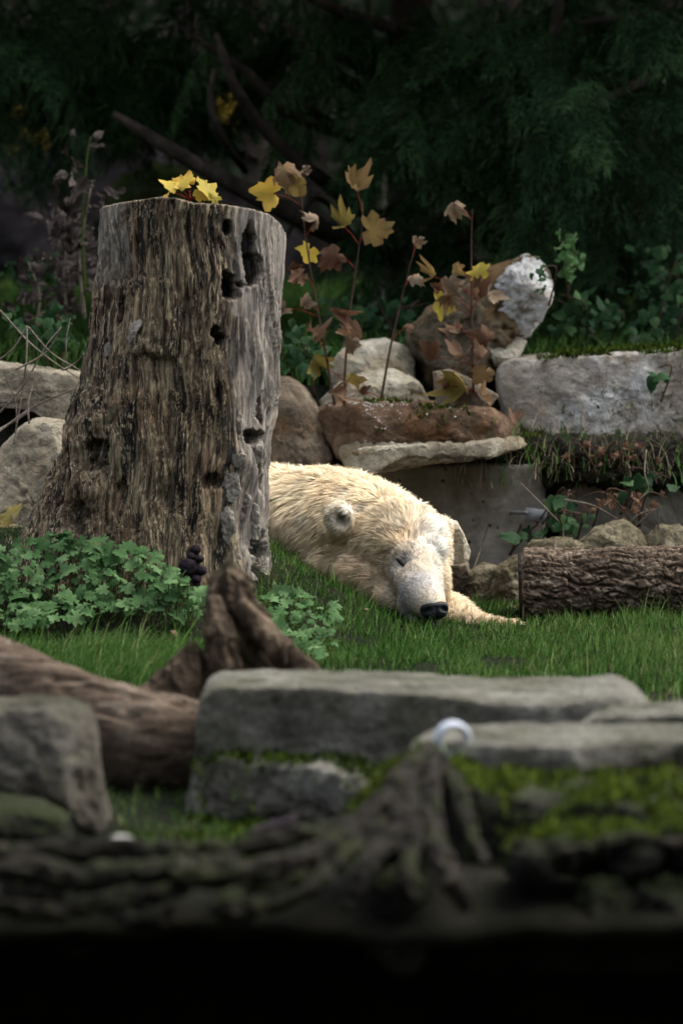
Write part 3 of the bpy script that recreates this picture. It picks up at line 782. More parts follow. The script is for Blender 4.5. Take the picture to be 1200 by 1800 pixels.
# roots fanning over the mound and along the edge
rt = thing("gnarled_roots", "dark gnarled roots fanning down over the edge of the ditch", "roots", tuple(at(755, 1330, 7.2)))
rb = at(755, 1330, 7.2)
s7 = ppm(7)
fan = [([(760, 1312, 7.46), (700, 1370, 7.2), (640, 1440, 7.0), (560, 1500, 6.85), (440, 1530, 6.75), (300, 1545, 6.72)], [14, 18, 20, 22, 22, 18]),
       ([(750, 1325, 7.42), (715, 1400, 7.14), (690, 1470, 6.94), (640, 1530, 6.77), (600, 1600, 6.74)], [14, 19, 24, 22, 12]),
       ([(765, 1330, 7.40), (756, 1400, 7.13), (764, 1480, 6.93), (790, 1550, 6.78), (820, 1600, 6.78)], [16, 20, 22, 20, 10]),
       ([(745, 1330, 7.42), (730, 1400, 7.16), (722, 1470, 6.94), (715, 1540, 6.79), (720, 1590, 6.77)], [12, 17, 20, 18, 9]),
       ([(770, 1322, 7.42), (800, 1380, 7.2), (822, 1440, 7.05), (850, 1520, 6.85)], [11, 14, 15, 9]),
       ([(640, 1440, 7.04), (560, 1465, 6.97), (460, 1480, 6.92), (320, 1500, 6.87), (160, 1500, 6.87), (-60, 1510, 6.87)], [14, 18, 20, 22, 22, 20]),
       ([(420, 1510, 6.8), (300, 1530, 6.75), (150, 1545, 6.73), (40, 1530, 6.75), (-80, 1550, 6.75)], [18, 21, 24, 22, 20]),
       ([(330, 1560, 6.73), (200, 1590, 6.71), (90, 1600, 6.71), (-60, 1590, 6.73)], [12, 16, 16, 12]),
       ([(730, 1370, 7.24), (690, 1440, 7.03), (600, 1480, 6.9), (520, 1540, 6.79), (430, 1570, 6.75)], [10, 13, 14, 14, 9]),
       ([(700, 1390, 7.2), (650, 1470, 6.96), (560, 1540, 6.78), (500, 1590, 6.74), (380, 1610, 6.73)], [9, 13, 15, 13, 8]),
       ([(900, 1490, 6.9), (1000, 1500, 6.87), (1100, 1478, 6.89), (1260, 1490, 6.89)], [10, 15, 14, 12])]
for P, rad in fan:
    C = catmull(np.array([at(*p) for p in P]), 12)
    C = C + .012 * np.stack([fbm(C * 9 + 2, 2), fbm(C * 9 + 8, 2), fbm(C * 9 + 15, 2)], 1)
    V, T, Q = tube(C, [q / s7 for q in rad], 30, 110, .55, 20)
    V = V + ((ridged(V * 22, 3) - .4) * .022)[:, None] * np.array((.1, -.7, .5))
    link("root", make_mesh("root", V - rb, T, Q[:, ::-1]), M['root'], rt)

# white ring, bark scrap, pale pebbles
c = at(795, 1299, 7.60)
th = np.linspace(0, 2 * math.pi, 48, endpoint=False); ph = np.linspace(0, 2 * math.pi, 14, endpoint=False)
rr = .0285 + .0062 * np.cos(ph)[None, :]
V = np.stack([rr * np.cos(th)[:, None], .016 * np.repeat(np.sin(ph)[None], 48, 0), rr * np.sin(th)[:, None]], -1).reshape(-1, 3)
i = np.arange(48)[:, None]; j = np.arange(14)[None]
Q = np.stack([i * 14 + j, ((i + 1) % 48) * 14 + j, ((i + 1) % 48) * 14 + (j + 1) % 14, i * 14 + (j + 1) % 14], -1).reshape(-1, 4)
o = link("plastic_ring", make_mesh("plastic_ring", V, None, Q), M['plastic'], None, c)
o.rotation_euler = (R(8), 0, R(14))
tag(o, "white plastic pipe ring standing behind the flat slab", "ring")
rock("bark_scrap", [(435, 1460), (470, 1448), (505, 1440), (522, 1428), (528, 1440), (510, 1458), (480, 1470), (440, 1475)], 7.4, .06, 'fungus', "dark curled scrap of bark lying on the moss", "bark", seed=91, e=.6, amp=.1, nu=50, nv=24)
rock("pebble", [(188, 1478), (195, 1470), (220, 1469), (236, 1474), (232, 1484), (200, 1487)], 7.15, .05, 'quartz', "white pebble on the edge behind the long root", "pebble", seed=92, nu=40, nv=20)
rock("pebble", [(1165, 1466), (1180, 1460), (1198, 1465), (1190, 1478), (1170, 1478)], 7.1, .05, 'quartz', "white pebble at the right end of the mossy mound", "pebble", seed=93, nu=40, nv=20)

# ------------------------------------------------------------------ polar bear
def mat_fur(name, transl):
    N = NT(name)
    a = N.attr("col")
    N.base(a.outputs["Color"], .7)
    N.b.inputs["Specular IOR Level"].default_value = .15
    if transl:
        tr = N.n("ShaderNodeBsdfTranslucent"); N.l(a.outputs["Color"], tr.inputs[0])
        mx = N.n("ShaderNodeMixShader"); mx.inputs[0].default_value = transl
        N.l(N.b.outputs[0], mx.inputs[1]); N.l(tr.outputs[0], mx.inputs[2]); N.l(mx.outputs[0], N.out.inputs[0])
    return N.m
M['fur'] = mat_fur('cream_fur', .3)
M['hide'] = mat_fur('cream_hide', 0)

def build_bear():
    bm = bmesh.new()
    def ell(c, r, rot=None):
        c = np.asarray(c, float)
        m = Matrix.Translation(c) @ (rot.to_4x4() if rot is not None else Matrix.Identity(4)) @ Matrix.Diagonal((*((r,) * 3 if np.isscalar(r) else r), 1))
        bmesh.ops.create_icosphere(bm, subdivisions=4, radius=1, matrix=m)
    def chain(P, rad, n=9):
        C = catmull(np.array(P, float), n)
        rr = np.interp(np.linspace(0, 1, n), np.linspace(0, 1, len(rad)), rad)
        for c, r in zip(C, rr): ell(c, r)
    # trunk runs away from the camera behind the stump
    chain([at(508, 958, 12.6), (-.27, 12.82, .185), (-.40, 13.0, .18)], [.222, .222, .21], 6)
    ell((-.52, 12.9, .16), (.16, .2, .16)); ell((-.33, 13.12, .15), (.2, .14, .17))
    chain([at(508, 958, 12.6), at(560, 945, 12.46), at(610, 943, 12.35), at(655, 953, 12.24)], [.222, .205, .186, .165], 7)
    ell(at(702, 966, 12.12), (.146, .15, .142))                                   # skull
    ell(at(652, 1020, 12.1), (.108, .12, .10)); ell(at(610, 1010, 12.22), .125)    # cheek and throat ruff
    ell(at(700, 1052, 12.0), (.08, .1, .06)); ell(at(765, 1020, 12.05), (.04, .09, .075))
    chain([at(728, 1000, 11.98), at(737, 1028, 11.88), at(745, 1050, 11.80), at(755, 1062, 11.755)], [.080, .068, .060, .046], 8)   # muzzle
    ell(at(727, 1062, 11.85), (.047, .06, .05)); ell(at(762, 1072, 11.80), (.035, .05, .035))
    ell(at(744, 1086, 11.84), (.05, .07, .035))                                   # lower jaw
    ell(at(697, 958, 11.995), (.045, .04, .036)); ell(at(762, 966, 12.0), (.038, .04, .036))  # brows
    ell(at(735, 985, 11.95), (.035, .05, .04))
    # ears
    e1 = at(596, 911, 12.06); ell(e1, (.047, .030, .047), Matrix.Rotation(R(-25), 3, 'Z'))
    ell(at(604, 930, 12.13), (.045, .04, .04))
    e2 = at(781, 930, 12.18); ell(e2, (.026, .022, .038))
    # forelegs
    chain([at(770, 1078, 12.16), at(795, 1088, 12.05), at(832, 1106, 11.97), at(895, 1119, 11.94)], [.07, .064, .050, .046], 9)
    ell(at(900, 1120, 11.93), (.055, .045, .035))
    chain([at(440, 1010, 12.58), at(500, 1030, 12.42), at(560, 1060, 12.3)], [.10, .075, .06], 7)
    tmp = bpy.data.meshes.new("tmp"); bm.to_mesh(tmp); bm.free()
    to = bpy.data.objects.new("tmp", tmp); COL.objects.link(to)
    rm = to.modifiers.new("r", 'REMESH'); rm.mode = 'VOXEL'; rm.voxel_size = .0085; rm.use_smooth_shade = True
    s_ = to.modifiers.new("s", 'SMOOTH'); s_.factor = .5; s_.iterations = 7
    dg = bpy.context.evaluated_depsgraph_get(); dg.update()
    ev = to.evaluated_get(dg)
    me = bpy.data.meshes.new_from_object(ev)
    bpy.data.objects.remove(to); bpy.data.meshes.remove(tmp)
    n = len(me.vertices)
    V = np.empty(n * 3, np.float32); me.vertices.foreach_get("co", V); V = V.reshape(-1, 3).astype(float)
    NRM = np.empty(n * 3, np.float32); me.vertices.foreach_get("normal", NRM); NRM = NRM.reshape(-1, 3).astype(float)
    px, py = proj(V)
    def surf(x, y):
        d = (px - x) ** 2 + (py - y) ** 2
        k = np.where(d < 36)[0]
        return V[k[np.argmin(V[k, 1])]].copy() if len(k) else at(x, y, 12)
    eyeL, eyeR = surf(704, 984), surf(774, 991)
    def dent(c, r, d, dirn=None, sx=1.0):
        w = np.exp(-(np.linalg.norm((V - c), axis=1) / r) ** 2)
        V[:] = V - w[:, None] * d * (NRM if dirn is None else np.asarray(dirn))
    dent(eyeL + np.array((.0, 0, -.004)), .026, .017); dent(eyeR, .022, .012)
    dent(surf(722, 1000), .02, .006)
    dent(surf(700, 968), .022, -.011)
    dent(surf(748, 985), .02, .006)                                   # furrow between the brows
    dent(surf(604, 920), .021, .034, (.45, -.85, -.1)) if False else dent((ear0 := surf(603, 918)), .024, -.034, (-.2, .95, 0.05))
    me.vertices.foreach_set("co", V.astype(np.float32).ravel()); me.update()
    me.vertices.foreach_get("normal", (buf := np.empty(n * 3, np.float32))); NRM = buf.reshape(-1, 3).astype(float)
    px, py = proj(V)
    nose = at(762, 1068, 11.72)

    def blob(P, c, r):
        return np.exp(-(np.linalg.norm(P - c, axis=1) / r) ** 2)
    cM1, cM2, cM3 = at(742, 1045, 11.80), at(728, 1010, 11.93), at(735, 1075, 11.83)
    cF = surf(716, 942); cE = ear0 + .026 * np.array((-.2, .95, .05)); cEr = at(596, 905, 12.06)
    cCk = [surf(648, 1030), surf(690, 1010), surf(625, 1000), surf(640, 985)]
    cA = [at(832, 1106, 11.95), at(880, 1115, 11.92)]
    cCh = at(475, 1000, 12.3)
    cW = [surf(765, 925), surf(750, 940), surf(772, 960)]
    def colour(P):
        q = fbm(P * 6, 3); q2 = fbm(P * 15 + 9, 2)
        c = np.repeat(np.array(((.85, .69, .46),)), len(P), 0)
        def to(c2, w):
            nonlocal c
            w = np.clip(w, 0, 1)[:, None]; c = c * (1 - w) + np.array(c2) * w
        to((.72, .51, .30), sm(q, .05, .5) * .6)
        to((.88, .82, .70), sm(q2, .1, .5) * .5)
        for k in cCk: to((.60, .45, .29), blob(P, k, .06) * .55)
        for k in cW: to((.90, .86, .77), blob(P, k, .05) * .8)  # right forehead: the light falling on it painted as whiter fur
        to((.74, .50, .27), blob(P, cF, .045) * .6)
        for k, r, w in ((cM1, .075, 1.1), (cM2, .065, 1.0), (cM3, .07, .95)): to((.37, .385, .42), blob(P, k, r) * w)  # grey muzzle fur, its bluish shade painted in as well
        to((.30, .29, .28), blob(P, eyeL + np.array((.006, 0, .008)), .026) * .8); to((.45, .43, .41), blob(P, eyeR, .016) * .5)  # grey fur round the eyes, darkened further as painted brow shading
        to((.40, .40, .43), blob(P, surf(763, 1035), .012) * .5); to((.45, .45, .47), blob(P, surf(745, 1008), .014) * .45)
        to((.82, .75, .62), blob(P, cEr, .045)); to((.20, .16, .12), blob(P, cE, .022) * .95)  # pale ear rim; shadow inside the ear painted dark
        for k in cA: to((.66, .48, .31), blob(P, k, .06) * .8)
        to((.42, .30, .21), blob(P, cCh, .13) * .9)  # dirty brown chest and foreleg, their shade painted in too
        return c
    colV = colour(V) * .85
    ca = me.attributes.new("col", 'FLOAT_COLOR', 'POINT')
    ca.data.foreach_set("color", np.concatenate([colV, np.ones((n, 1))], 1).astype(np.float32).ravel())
    base = np.array((-.05, 12.4, 0.02))
    V0 = V - base
    me.vertices.foreach_set("co", V0.astype(np.float32).ravel())
    me.polygons.foreach_set("use_smooth", np.ones(len(me.polygons), bool)); me.update()
    root = thing("polar_bear", "cream-coloured polar bear asleep with its chin on the grass", "bear", tuple(base))
    me.name = "body"; me.materials.clear()
    link("body", me, M['hide'], root)

    # fur ------------------------------------------------------------
    me.calc_loop_triangles()
    T = np.empty(len(me.loop_triangles) * 3, np.int32); me.loop_triangles.foreach_get("vertices", T); T = T.reshape(-1, 3)
    A, B, C = V[T[:, 0]], V[T[:, 1]], V[T[:, 2]]
    area = .5 * np.linalg.norm(np.cross(B - A, C - A), axis=1)
    cen = (A + B + C) / 3
    fn = NRM[T].mean(1)
    view = np.array((0, 0, EYE)) - cen; view /= np.linalg.norm(view, axis=1)[:, None]
    wgt = area * np.where((fn * view).sum(1) > -.25, 1, .25) * np.where(cen[:, 0] < -.35, .3, 1) * (1 + 1.6 * blob(cen, at(742, 1030, 11.85), .14))
    wgt = wgt * (cen[:, 2] > -.02)
    r_ = np.random.default_rng(3)
    NS = 140000
    k = r_.choice(len(T), NS, p=wgt / wgt.sum())
    u, v = r_.random(NS), r_.random(NS); f = u + v > 1; u[f], v[f] = 1 - u[f], 1 - v[f]
    P = A[k] + u[:, None] * (B - A)[k] + v[:, None] * (C - A)[k]
    Nn = NRM[T[k, 0]] * (1 - u - v)[:, None] + NRM[T[k, 1]] * u[:, None] + NRM[T[k, 2]] * v[:, None]
    Nn /= np.linalg.norm(Nn, axis=1)[:, None] + 1e-9
    away = P - nose; dist = np.linalg.norm(away, axis=1); away /= dist[:, None] + 1e-9
    back = np.array((-.62, .55, -.25))
    wn = sm(dist, .35, .75)[:, None]
    flow = away * (1 - wn) + back * wn + np.array((0, 0, -1)) * (.25 + .5 * sm(dist, .15, .45))[:, None]
    # clumps: neighbouring hairs share a lean and meet at a point
    cl = np.stack([fbm(P * 24 + 3, 2), fbm(P * 24 + 13, 2), fbm(P * 24 + 23, 2)], 1)
    cl2 = np.stack([fbm(P * 70 + 3, 1), fbm(P * 70 + 13, 1), fbm(P * 70 + 23, 1)], 1)
    flow = flow / (np.linalg.norm(flow, axis=1)[:, None] + 1e-9) + (cl * .6 + cl2 * .4) * sm(dist, .05, .3)[:, None] + r_.normal(0, .10, (NS, 3))
    flow -= (flow * Nn).sum(1)[:, None] * Nn
    flow /= np.linalg.norm(flow, axis=1)[:, None] + 1e-9
    L = np.interp(dist, [0, .10, .2, .28, .4, .6, 2], [.006, .009, .014, .024, .040, .054, .058])
    ear = np.maximum(blob(P, np.asarray(e1), .05), blob(P, np.asarray(e2), .04))
    L = L * (1 - .8 * np.clip(ear * 1.3, 0, 1)) * r_.uniform(.65, 1.2, NS) * (1 + .35 * cl[:, 0])
    L = np.where(blob(P, eyeL, .02) > .4, L * .5, L)
    lift = r_.uniform(.22, .5, NS) + .25 * cl2[:, 0]
    d0 = flow * np.cos(lift)[:, None] + Nn * np.sin(lift)[:, None]
    d1 = flow + Nn * .02 + np.array((0, 0, -.12))
    side = np.cross(d0, Nn); side /= np.linalg.norm(side, axis=1)[:, None] + 1e-9
    tw = r_.uniform(-.9, .9, NS)[:, None]
    side = side * np.cos(tw) + np.cross(side, d0) * np.sin(tw)
    wd = np.interp(dist, [0, .1, .3, .6], [.0009, .0010, .0011, .0014]) * r_.uniform(.7, 1.25, NS)
    p0 = P - Nn * .001; p1 = P + d0 * (L * .5)[:, None]; p2 = p1 + (d0 * .45 + d1 * .55) * (L * .5)[:, None]
    rows = np.stack([p0 - side * wd[:, None], p0 + side * wd[:, None], p1 - side * (wd * .8)[:, None], p1 + side * (wd * .8)[:, None], p2], 1)
    VV = rows.reshape(-1, 3)
    b5 = np.arange(NS)[:, None] * 5
    Q = b5 + np.array((0, 1, 3, 2)); Tt = b5 + np.array((2, 3, 4))
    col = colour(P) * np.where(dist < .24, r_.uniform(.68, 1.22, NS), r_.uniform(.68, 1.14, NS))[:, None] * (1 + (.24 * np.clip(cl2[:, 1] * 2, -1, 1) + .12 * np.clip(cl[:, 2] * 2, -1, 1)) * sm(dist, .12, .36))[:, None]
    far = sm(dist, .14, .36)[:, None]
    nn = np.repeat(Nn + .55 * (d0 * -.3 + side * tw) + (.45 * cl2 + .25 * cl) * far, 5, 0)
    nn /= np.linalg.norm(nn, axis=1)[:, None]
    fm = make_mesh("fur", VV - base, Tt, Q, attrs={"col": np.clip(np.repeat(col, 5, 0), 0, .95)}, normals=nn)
    fo = link("fur", fm, M['fur'], root); fo["kind"] = "stuff"

    # nose pad with nostrils
    th = np.linspace(0.02, math.pi - .02, 40); ph = np.linspace(0, 2 * math.pi, 56, endpoint=False)
    S = np.stack([np.sin(th)[:, None] * np.cos(ph)[None], np.sin(th)[:, None] * np.sin(ph)[None], np.repeat(np.cos(th)[:, None], 56, 1)], -1).reshape(-1, 3)
    wdt = 1 + .12 * S[:, 2]
    S2 = np.sign(S) * abs(S) ** .82
    NV = S2 * np.stack([.041 * wdt, np.full(len(S), .026), np.where(S[:, 2] > 0, .024, .030)], 1)
    for sx in (-1, 1):
        for cx_, cz_, r in ((.021, -.001, .0085), (.031, -.006, .007)):
            w = np.exp(-(((NV[:, 0] - sx * cx_) / r) ** 2 + ((NV[:, 2] - cz_) / (r * .75)) ** 2)) * (S[:, 1] < 0)
            NV[:, 1] += w * .011
    w = np.exp(-(NV[:, 0] / .0035) ** 2) * (S[:, 1] < 0) * (NV[:, 2] < .008)
    NV[:, 1] += w * .006
    rz = Matrix.Rotation(R(12), 3, 'Z') @ Matrix.Rotation(R(-4), 3, 'Y') @ Matrix.Rotation(R(-14), 3, 'X')
    NV = NV @ np.array(rz).T + at(763, 1072, 11.728)
    link("nose", make_mesh("nose", NV - base, None, grid_faces(40, 56, True)), M['nose'], root)
    # closed eyelids: thin dark lines
    e_ = []
    for (P4, r) in (([(689, 975), (696, 982), (706, 989), (717, 992)], .0050), ([(768, 996), (774, 998), (779, 996)], .0022)):
        pts = [surf(*q) + np.array((0, -.004, 0)) for q in P4]
        V_, T_, Q_ = tube(pts, [r * .3, r * .8, r, r * .9, r * .25], 8, 24)
        link("eyelid", make_mesh("eyelid", V_ - base, T_, Q_[:, ::-1]), M['skin'], root)
    return root
BEAR = build_bear()

# ------------------------------------------------------------------ vegetation
bpy.context.view_layer.update()
DG = bpy.context.evaluated_depsgraph_get()
def drop(x, y, z0=6.0):
    ok, loc, nor, idx, ob, _ = SC.ray_cast(DG, (x, y, z0), (0, 0, -1))
    return (loc.z, ob.name.split('.')[0], nor) if ok else (0., '', Vector((0, 0, 1)))

def blades(P, H, lean_dir, lean, width, rnd, tint, rows=4, droop=1.0):
    """grass blades: P roots (n,3), H lengths, lean_dir (n,2 unit), lean 0..1.5"""
    n = len(P)
    t = np.linspace(0, 1, rows)
    d = np.concatenate([lean_dir, np.zeros((n, 1))], 1)
    side = np.stack([-lean_dir[:, 1], lean_dir[:, 0], np.zeros(n)], 1)
    yaw = rnd.uniform(-1.2, 1.2, n)[:, None]
    side = side * np.cos(yaw) + d * np.sin(yaw)
    out, nr = [], []
    up = np.array((0, 0, 1.0))
    cur = P.copy(); prev = 0
    pts = [cur]
    for k in range(1, rows):
        a = lean * (t[k] ** 1.2) * droop
        cur = cur + (up * np.cos(a)[:, None] + d * np.sin(a)[:, None]) * (H / (rows - 1))[:, None]
        pts.append(cur)
    V = []
    for k in range(rows - 1):
        w = (width * (1 - .75 * t[k] ** 1.5))[:, None] * .5
        V += [pts[k] - side * w, pts[k] + side * w]
    V.append(pts[-1])
    m = len(V)
    V = np.stack(V, 1).reshape(-1, 3)
    b = np.arange(n)[:, None] * m
    Q = np.concatenate([b + np.array((2 * k, 2 * k + 1, 2 * k + 3, 2 * k + 2)) for k in range(rows - 2)])
    T = b + np.array((m - 3, m - 2, m - 1))
    N = np.repeat(np.array((0, -.4, .8))[None] + .75 * side * rnd.uniform(-1, 1, n)[:, None], m, 0)
    N /= np.linalg.norm(N, axis=1)[:, None]
    return V, T, Q, np.repeat(tint, m), N

def blade_obj(name, args, mat, label, cat, kind="stuff"):
    V, T, Q, tn, N = args
    o = link(name, make_mesh(name, V, T, Q, attrs={"tint": tn}, normals=N), M[mat])
    return tag(o, label, cat, kind=kind)

def unit2(a): return np.stack([np.cos(a), np.sin(a)], 1)

# --- meadow grass round the bear
g = np.random.default_rng(21)
n = 95000
Yg = g.uniform(7.25, 12.95, n) ** 1.0
Yg = np.where(g.random(n) < .62, g.uniform(10.2, 12.9, n), Yg)
xg = g.uniform(-1.12, 1.12, n) * (.083 * Yg + .06)
zg = ground_z(xg, Yg)
px, py = proj(np.stack([xg, Yg, zg], 1))
tuft = perlin(np.stack([xg * 7, Yg * 7, xg * 0], 1))
bare = np.hypot((px - 885) / 45, (py - 1168) / 12) + .3 * tuft
wall = (Yg > 12.25) & (px > 560) & (g.random(n) < .6)
keep = (bare > .9) & ~wall & (tuft > -.55 + .4 * g.random(n)) & ~((abs(Yg - ST_Y) < .26) & (px > 60) & (px < 455))
P = np.stack([xg, Yg, zg - .004], 1)[keep]
pxk, pyk = px[keep], py[keep]; n = len(P)
big = sm(400 - pxk, 0, 100) * sm(P[:, 1], 10.0, 10.3) * sm(11.0 - P[:, 1], 0, .25)
H = g.uniform(.016, .046, n) * (1 + .4 * tuft[keep]) * (1 + 2.0 * big) * (1 + .5 * sm(pxk, 950, 1150))
H = np.where(P[:, 1] < 9.3, H * .8, H) * np.where(g.random(n) < .06, 1.9, 1)
H = H * (1 - .6 * sm(380 - pxk, 0, 40) * sm(P[:, 1], 10.9, 11.1))
ang = g.uniform(0, 2 * math.pi, n) + 0
bigd = np.where(g.random(n) < big, math.pi * 1.5 + .7 + g.normal(0, .5, n), ang)
tint = np.clip(g.normal(.12, .13, n) + .15 * tuft[keep] + .16 * perlin(np.stack([P[:, 0] * 2.2, P[:, 1] * 1.6, P[:, 0] * 0 + 4], 1)) + .10 * sm(pxk, 750, 1000) + np.where(g.random(n) < .05, .45, 0), 0, 1)
blade_obj("grass", blades(P, H, unit2(bigd), g.uniform(.3, 1.5, n) + .5 * big, g.uniform(.0018, .0034, n), g, tint), 'grass', "short green grass round the sleeping bear", "grass")

# sparse low growth on the bank above the wall
n = 26000
Yb = 14 + 9 * g.random(n) ** 1.6
xb = g.uniform(-1.15, 1.15, n) * (.085 * Yb)
P = np.stack([xb, Yb, ground_z(xb, Yb)], 1)
blade_obj("bank_grass", blades(P, g.uniform(.06, .2, n), unit2(g.uniform(0, 6.28, n)), g.uniform(.4, 1.5, n), g.uniform(.006, .014, n), g, np.clip(g.normal(.12, .15, n), 0, .8)), 'grass', "rough dark green grass on the bank under the trees", "grass")

# dry grass hanging over the concrete and in front of the long block
n = 300
P, A_ = [], []
for _ in range(n):
    x = g.uniform(870, 1230); 
    y = g.choice([g.uniform(735, 800), g.uniform(800, 850)])
    P.append(at(x, y, g.uniform(13.12, 13.42))); A_.append(g.uniform(-3.6, .45))
P = np.array(P)
blade_obj("dry_grass", blades(P, g.uniform(.05, .2, n) * np.where(g.random(n) < .3, 1.25, .8), unit2(np.array(A_)), g.uniform(.9, 3.4, n), g.uniform(.0014, .0028, n), g, np.clip(g.normal(.3, .2, n), 0, .9), rows=7), 'dry_grass', "straw-coloured dead grass hanging over the concrete panels", "dry grass")
n = 420
P = np.array([at(g.uniform(850, 1220), g.choice([g.uniform(765, 850), g.uniform(815, 860)]), g.uniform(13.1, 13.4)) for _ in range(n)])
blade_obj("wall_grass", blades(P, g.uniform(.04, .12, n), unit2(g.uniform(-3.5, .4, n)), g.uniform(.6, 2.4, n), g.uniform(.003, .006, n), g, np.clip(g.normal(.15, .15, n), 0, .8), rows=5), 'grass', "green grass growing among the dead stalks above the concrete", "grass")
n = 130
P = np.array([at(g.uniform(790, 1220), g.uniform(800, 862), g.uniform(13.08, 13.2)) for _ in range(n)])
blade_obj("hanging_straw", blades(P, .06 + .3 * g.random(n) ** 2, unit2(g.uniform(-3.5, .4, n)), g.uniform(2.0, 3.9, n), g.uniform(.0012, .0022, n), g, np.clip(g.normal(.45, .25, n), 0, .95), rows=9, droop=1.0), 'dry_grass', "long pale straw hanging down the face of the concrete", "dry grass")
bpy.context.view_layer.update()
# earth ledge they grow from
rock("earth_ledge", [(775, 812), (830, 800), (900, 770), (1000, 775), (1100, 772), (1300, 768), (1320, 870), (1180, 860), (1050, 850), (960, 852), (880, 842), (800, 826)], 13.16, .4, 'root', "earthy ledge between the long block and the concrete panels", "ledge", seed=300, e=.7, amp=.12, freq=5, nu=160, nv=60)  # left end drawn dark over the panel in place of slab shadow and weeds

# --- moss: short dense tufts where the photograph shows it
def moss(name, boxes, names, label, h=.012, w=.004, n=9000, thr=.0, sc=9):
    P = []
    for (x0, x1, y0, y1, m) in boxes:
        for _ in range(int(m)):
            x, y = g.uniform(x0, x1), g.uniform(y0, y1)
            z, nm, nor = drop(x, y)
            if nm in names: P.append((x, y, z, nor.z))
    P = np.array(P)
    nz = fbm(P[:, :3] * sc, 3)
    P = P[(nz > thr) & (P[:, 3] > .15)]
    m = len(P); lump = np.clip(1 + 1.6 * fbm(P[:, :3] * 30, 2), .3, 2.5)
    return blade_obj(name, blades(P[:, :3] - (0, 0, .002), h * lump * g.uniform(.6, 1.3, m), unit2(g.uniform(0, 6.28, m)), g.uniform(.2, 1.6, m), np.full(m, w) * g.uniform(.7, 1.4, m), g, np.clip(g.normal(.25, .2, m), 0, .9), rows=3), 'moss', label, "moss")
def bx(px0, px1, Y): return at(px0, 700, Y)[0], at(px1, 700, Y)[0]
a0, a1 = bx(640, 870, 13.2); b0, b1 = bx(940, 1230, 13.8)
moss("slab_moss", [(a0, a1, 12.97, 13.45, 6500)], {"overhanging_slab"}, "bright green moss on top of the rusty slab", thr=.0, sc=6, h=.014, w=.005)
moss("block_moss", [(b0, b1, 13.52, 14.1, 7000)], {"long_block", "ground"}, "green moss on top of the long whitish block", thr=-.1, sc=5, h=.018, w=.006)
c0, c1 = bx(610, 1260, 7.6); d0, d1 = bx(330, 740, 8.4)
moss("mound_moss", [(c0, c1, 6.88, 7.6, 24000)], {"mossy_mound", "edge_stone"}, "moss cushions over the dark mound above the ditch", thr=-.16, sc=7, h=.016, w=.006)
moss("base_moss", [(d0, d1, 8.0, 8.75, 12000), (at(150, 1400, 7.6)[0], d1, 7.1, 8.2, 9000)], {"base_stone", "ground", "root"}, "moss and fine grass round the low grey base stone", thr=-.18, sc=8, h=.018, w=.005)

e0, e1 = bx(800, 960, 13.2)
bpy.context.view_layer.update()
DG = bpy.context.evaluated_depsgraph_get()
moss("ledge_moss", [(e0, e1, 13.12, 13.5, 3500)], {"earth_ledge"}, "yellow-green moss on the earthy ledge beside the slab", thr=-.05, sc=9, h=.02, w=.005)

# --- leaf shapes (shared meshes)
def leaf_mesh(name, kind, curl, seed, crinkle=.06):
    r_ = np.random.default_rng(seed)
    if kind == 'maple':
        ang = [270, 292, 318, 335, 350, 8, 22, 33, 45, 58, 68, 79, 90]
        rad = [.14, .54, .62, .76, .64, .82, .98, .78, .68, .84, .80, .92, 1.06]
    elif kind == 'herb':
        ang = [270, 300, 320, 335, 348, 2, 18, 30, 42, 54, 66, 78, 90]
        rad = [.08, .50, .66, .56, .76, .86, .52, .84, .98, .60, .90, .88, 1.0]
    else:
        ang = [270, 300, 325, 345, 5, 22, 38, 52, 64, 74, 82, 86, 90]
        rad = [.18, .34, .42, .46, .50, .55, .62, .70, .80, .90, 1.0, 1.06, 1.15]
    A1 = np.radians(ang); Rr = np.array(rad)
    if kind == 'maple': A1[1:-1] += r_.normal(0, .05, len(A1) - 2); Rr = Rr * r_.uniform(.93, 1.07, len(Rr))
    A2 = np.pi - A1[1:-1][::-1]; R2 = Rr[1:-1][::-1] * r_.uniform(.88, 1.12, len(Rr) - 2)
    A1 = np.concatenate([A1, A2]); Rr = np.concatenate([Rr * r_.uniform(.92, 1.08, len(Rr)), R2])
    xy = np.stack([Rr * np.cos(A1), Rr * np.sin(A1) + .1], 1)
    m = len(xy)
    ctr = np.array((0, .12))
    xy = np.vstack([ctr, ctr + (xy - ctr) * .52, xy])
    z = curl[0] * xy[:, 0] ** 2 + curl[1] * (xy[:, 1] - .1) ** 2 + curl[2] * np.abs(xy[:, 0]) + crinkle * r_.normal(size=len(xy)) * (np.arange(len(xy)) > m)
    V = np.stack([xy[:, 0] * (1 - .25 * abs(curl[0])), xy[:, 1] * (1 - .2 * abs(curl[1])), z], 1)
    i = np.arange(m); j = (i + 1) % m
    T = np.vstack([np.stack([np.zeros(m, int), 1 + i, 1 + j], 1), np.stack([1 + i, 1 + m + i, 1 + m + j], 1), np.stack([1 + i, 1 + m + j, 1 + j], 1)])
    tn = np.concatenate([[.1], np.full(m, .12), r_.uniform(.05, .35, m)])
    return make_mesh(name, V, T, attrs={"tint": tn})
LEAF = {}
def leaf_set(key, kind, mat, curls, crinkle):
    out = []
    for k, c in enumerate(curls):
        me = leaf_mesh("leaf_" + key, kind, c, k + 40, crinkle); me.materials.append(M[mat]); out.append(me)
    LEAF[key] = out
flat = [(.12, -.1, .1), (-.15, -.25, -.1), (.2, -.35, .2), (.05, .15, -.2), (-.3, -.5, .3), (.35, -.2, -.3)]
curled = [(.9, -.5, .7), (-.9, -.6, .2), (.5, .9, .9), (1.1, .3, -.9), (-.6, -1.2, -.8)]
